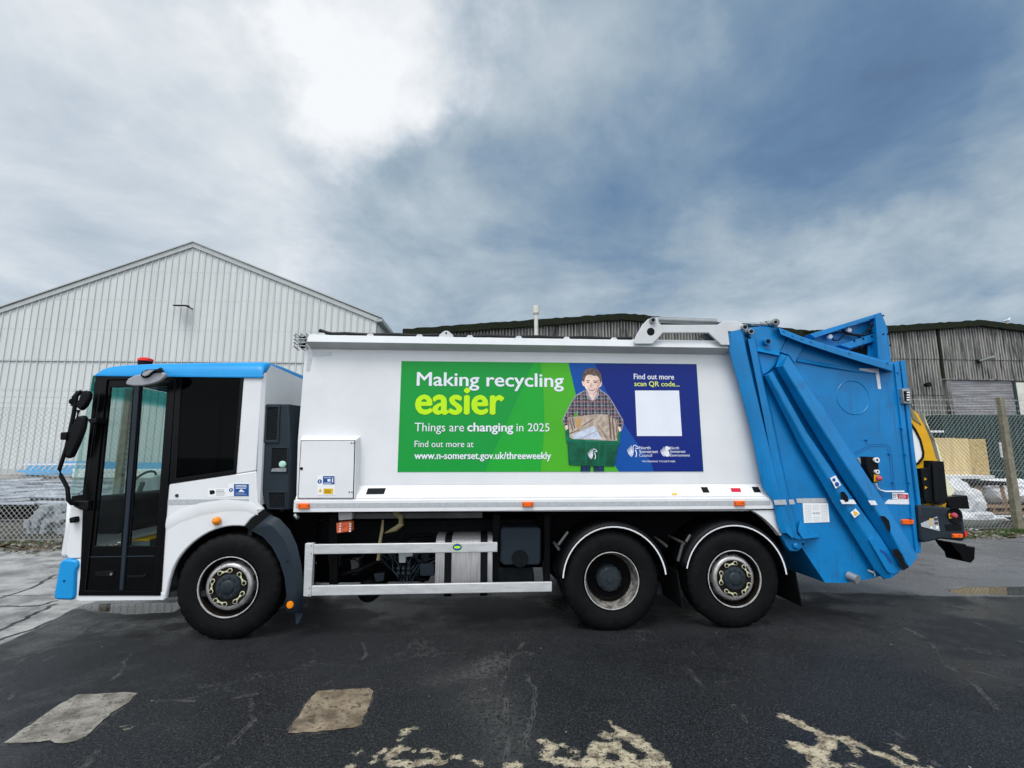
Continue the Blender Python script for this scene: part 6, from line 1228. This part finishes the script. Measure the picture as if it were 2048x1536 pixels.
o = wbox(1850, 861, 1888, 865, 17.0, .1, 'white_rail', 'sheet_white', .004); tag(o, 'thin white rail above the plywood boards behind the yellow lift', 'rail')
def lump(name, px, py, Y, sx_, sy_, sz_, mt, lab, cat, seed, group=None):
    bm = bmesh.new(); bmesh.ops.create_icosphere(bm, subdivisions=4, radius=1)
    for v in bm.verts:
        n_ = mnoise.noise(v.co*1.6+Vector((seed, 0, 0)))*.35+mnoise.noise(v.co*4.5+Vector((seed, 3, 0)))*.16; v.co *= 1+n_; v.co = Vector((v.co.x*sx_, v.co.y*sy_, max(v.co.z, -.6)*sz_))
    m_ = MB(); m_.b.free(); m_.b = bm; o = m_.build(name, mt, None, smooth=35); x_, z_ = WP_(px, py, Y); o.location = (x_, Y, z_); tag(o, lab, cat, group); return o
lump('plastic_heap', 1915, 1000, 14.6, .55, .5, .55, 'sheet_white', 'crumpled white sheeting heaped left of the wooden trestle behind the fence', 'sheeting', 1)
lump('plastic_heap', 1935, 1036, 14.2, .8, .5, .22, 'sheet_white', 'flat spill of white sheeting lying above the grey tub behind the fence', 'sheeting', 2)
lump('plastic_heap', 2010, 985, 15.2, .85, .6, .42, 'sheet_white', 'white sheeting bundle lying under the table top beside the leaning post', 'sheeting', 5)
o = wbox(1890, 951, 1990, 958, 14.8, .9, 'table_top', 'sheet_white', .01); tag(o, 'white board lying flat across the wooden trestle behind the fence', 'board')
tr_ = empty('trestle', Matrix.Identity(4)); tag(tr_, 'dark topped wooden trestle holding the white board behind the fence', 'trestle')
a, za = WP_(1935, 963, 14.4); b_, zb3 = WP_(2014, 971, 14.4); MB().box(a, b_, 14.4, 15.2, zb3, za).build('trestle_top', 'chip_black', tr_, bevel=.01)
for (p0, p1) in (((1962, 970), (1955, 1045)), ((2002, 970), (2012, 1010)), ((1948, 972), (1972, 1010))):
    a, za = WP_(*p0, 14.5); b_, zb3 = WP_(*p1, 14.5); MB().cyl((a, 14.5, za), (b_, 14.5, zb3), .065, 4).build('leg', 'timber', tr_)
o = wbox(2040, 963, 2120, 1000, 14.9, .5, 'white_box', 'sheet_white', .01); tag(o, 'white carton at the right edge behind the leaning post', 'box')
pal = empty('pallet', Matrix.Identity(4)); tag(pal, 'stack of low slatted pallets under the trestle behind the fence', 'pallet')
for py in (1012, 1024, 1030):
    a, za = WP_(1958, py, 14.3); b_, zb3 = WP_(2060, py+4, 14.3); MB().box(a, b_, 14.3, 15.1, zb3, za).build('deck_board', 'timber' if py != 1030 else 'sheet_white', pal)
for px in (1962, 1985, 2008, 2030, 2052):
    a, za = WP_(px, 1014, 14.35); b_, zb3 = WP_(px+9, 1026, 14.35); MB().box(a, b_, 14.35, 15.0, zb3, za).build('block', 'timber', pal)
# long grey tub
tb = MB(); a, za = WP_(1888, 1039, 12.95); b_, zb3 = WP_(2022, 1064, 12.95); n = 14; L = [[], [], []]
for i in range(n+1):
    u = i/n; x_ = a+(b_-a)*u; yb_ = 12.95-.28*math.sin(math.pi*u)**.5+.1; L[0].append((x_, yb_, za)); L[1].append((x_+(.12 if u < .5 else -.12)*abs(1-2*u), yb_+.1, (za+zb3)/2)); L[2].append((x_+(.3 if u < .5 else -.3)*abs(1-2*u), yb_+.2, zb3))
Lt = [[(x_, 14.3-y_+12.6, z_) for x_, y_, z_ in l][::1] for l in L]
tb.strips(L); tb.strips(Lt); tb.strips([L[0], Lt[0]]) if False else None; mat('tub_grey', (.26, .28, .25), .7, var=.35, vs=3, dirt=.5, dirtc=(.10, .11, .08)); o = tb.build('long_tub', 'tub_grey', None, smooth=50); md = o.modifiers.new('solid', 'SOLIDIFY'); md.thickness = .03; tag(o, 'long shallow grey tub lying along the foot of the fence beside the post', 'tub')
# white rag on the fence, small bright sheet on container
o = wbox(2001, 885, 2013, 915, 13.4, .03, 'white_notice', 'sheet_white', .004); tag(o, 'torn white sheet hanging behind the fence just left of the concrete post', 'sheet')
# seagull on the shed roof
gu = MB(); gx, gzz = WP_(2014, 643, 22.3); s_ = 1.15
gm_ = bmesh.new()
gl = empty('seagull', Matrix.Translation((gx, 22.3, gzz-.05)))
gl.scale = (.72, .72, .72); tag(gl, 'white seagull standing on the mossy shed roof at the far right', 'bird')
mat('gull_white', (.75, .76, .77), .7, var=.05); mat('gull_grey', (.35, .38, .42), .7, var=.1)
mb = MB(); mb.tube([(-.26, 0, .04), (-.18, 0, .08), (-.05, 0, .10), (.08, 0, .13), (.15, 0, .20), (.19, 0, .27), (.24, 0, .28), (.31, 0, .262)], [.01, .04, .085, .085, .05, .042, .04, .008], 12); mb.build('gull_body', 'gull_white', gl, smooth=60)
mb = MB(); mb.tube([(.10, -.055, .16), (0, -.075, .13), (-.15, -.06, .09), (-.32, -.02, .05)], [.02, .045, .035, .006], 8); mb.tube([(.10, .055, .16), (0, .075, .13), (-.15, .06, .09), (-.32, .02, .05)], [.02, .045, .035, .006], 8); mb.build('wing', 'gull_grey', gl, smooth=60)
mb = MB(); mb.cyl((.0, -.03, -.1), (.01, -.03, .05), .008, 6); mb.cyl((.0, .03, -.1), (.01, .03, .05), .008, 6); mb.build('legs', 'label_yellow', gl)
# rubble and litter along the verge, weeds at the post
mat('rubble', (.22, .21, .18), .9, var=.5, vs=9, dirt=.4, dirtc=(.05, .045, .03)); mat('leaf_litter', (.12, .085, .04), .9, var=.5, vs=20); mat('grass', (.06, .11, .025), .8, var=.4, vs=15)
def scatter(name, mt, n, smin, smax, lo_s, hi_s, seed, flat=.5):
    mb = MB(); r_ = random.Random(seed)
    for i in range(n):
        u = r_.uniform(FN.at(-50, 1085)[0], FN.at(2100, 1060)[0]); s_ = r_.uniform(lo_s, hi_s)*(1 if r_.random() < .8 else 1.3); p = FN.o+FN.u*u+FN.n*s_; sz = r_.uniform(smin, smax)*(1 if r_.random() < .85 else 1.8)
        rot = Matrix.Translation((p.x, p.y, gz(p.x, p.y)+sz*.15)) @ Matrix.Rotation(r_.uniform(0, 6.28), 4, 'Z') @ Matrix.Rotation(r_.uniform(-.7, .7), 4, 'X')
        rs = bmesh.ops.create_icosphere(mb.b, subdivisions=1, radius=1)
        for v in rs['verts']: v.co = rot @ Vector((v.co.x*sz*r_.uniform(.7, 1.2), v.co.y*sz*r_.uniform(.6, 1), v.co.z*sz*flat*r_.uniform(.6, 1.2)))
    o = mb.build(name, mt); tag(o, kind='stuff'); return o
o = scatter('rubble', 'rubble', 1900, .015, .055, -1.15, .25, 1); tag(o, 'strip of broken rubble along the foot of the chain link fence', 'rubble')
o = scatter('leaf_litter', 'leaf_litter', 2600, .015, .05, -1.2, .2, 2, .12); tag(o, 'brown leaf litter scattered along the fence line', 'leaf litter')
o = scatter('white_debris', 'sheet_white', 110, .02, .07, -.7, .15, 3, .3); tag(o, 'bits of white debris among the rubble by the fence', 'debris')
mb = MB(); r_ = random.Random(8)
for cxp, cyp, n, sp_ in ((2030, 1065, 260, .28), (1990, 1070, 120, .3), (1925, 1077, 90, .25), (1900, 1076, 60, .3), (60, 1088, 50, .5), (2044, 1064, 120, .2)):
    c0 = G(cxp, cyp)
    for i in range(n):
        p = c0+Vector((r_.gauss(0, sp_), r_.gauss(0, .07), 0)); h = r_.uniform(.04, .13); a = r_.uniform(0, 6.28); w_ = r_.uniform(.006, .014); d_ = Vector((math.cos(a), math.sin(a), 0))
        mb.poly([p-d_*w_, p+d_*w_, p+Vector((r_.uniform(-.05, .05), r_.uniform(-.05, .05), h))])
o = mb.build('grass', 'grass', rec=False); tag(o, 'low green weeds growing at the foot of the fence', 'grass', kind='stuff')
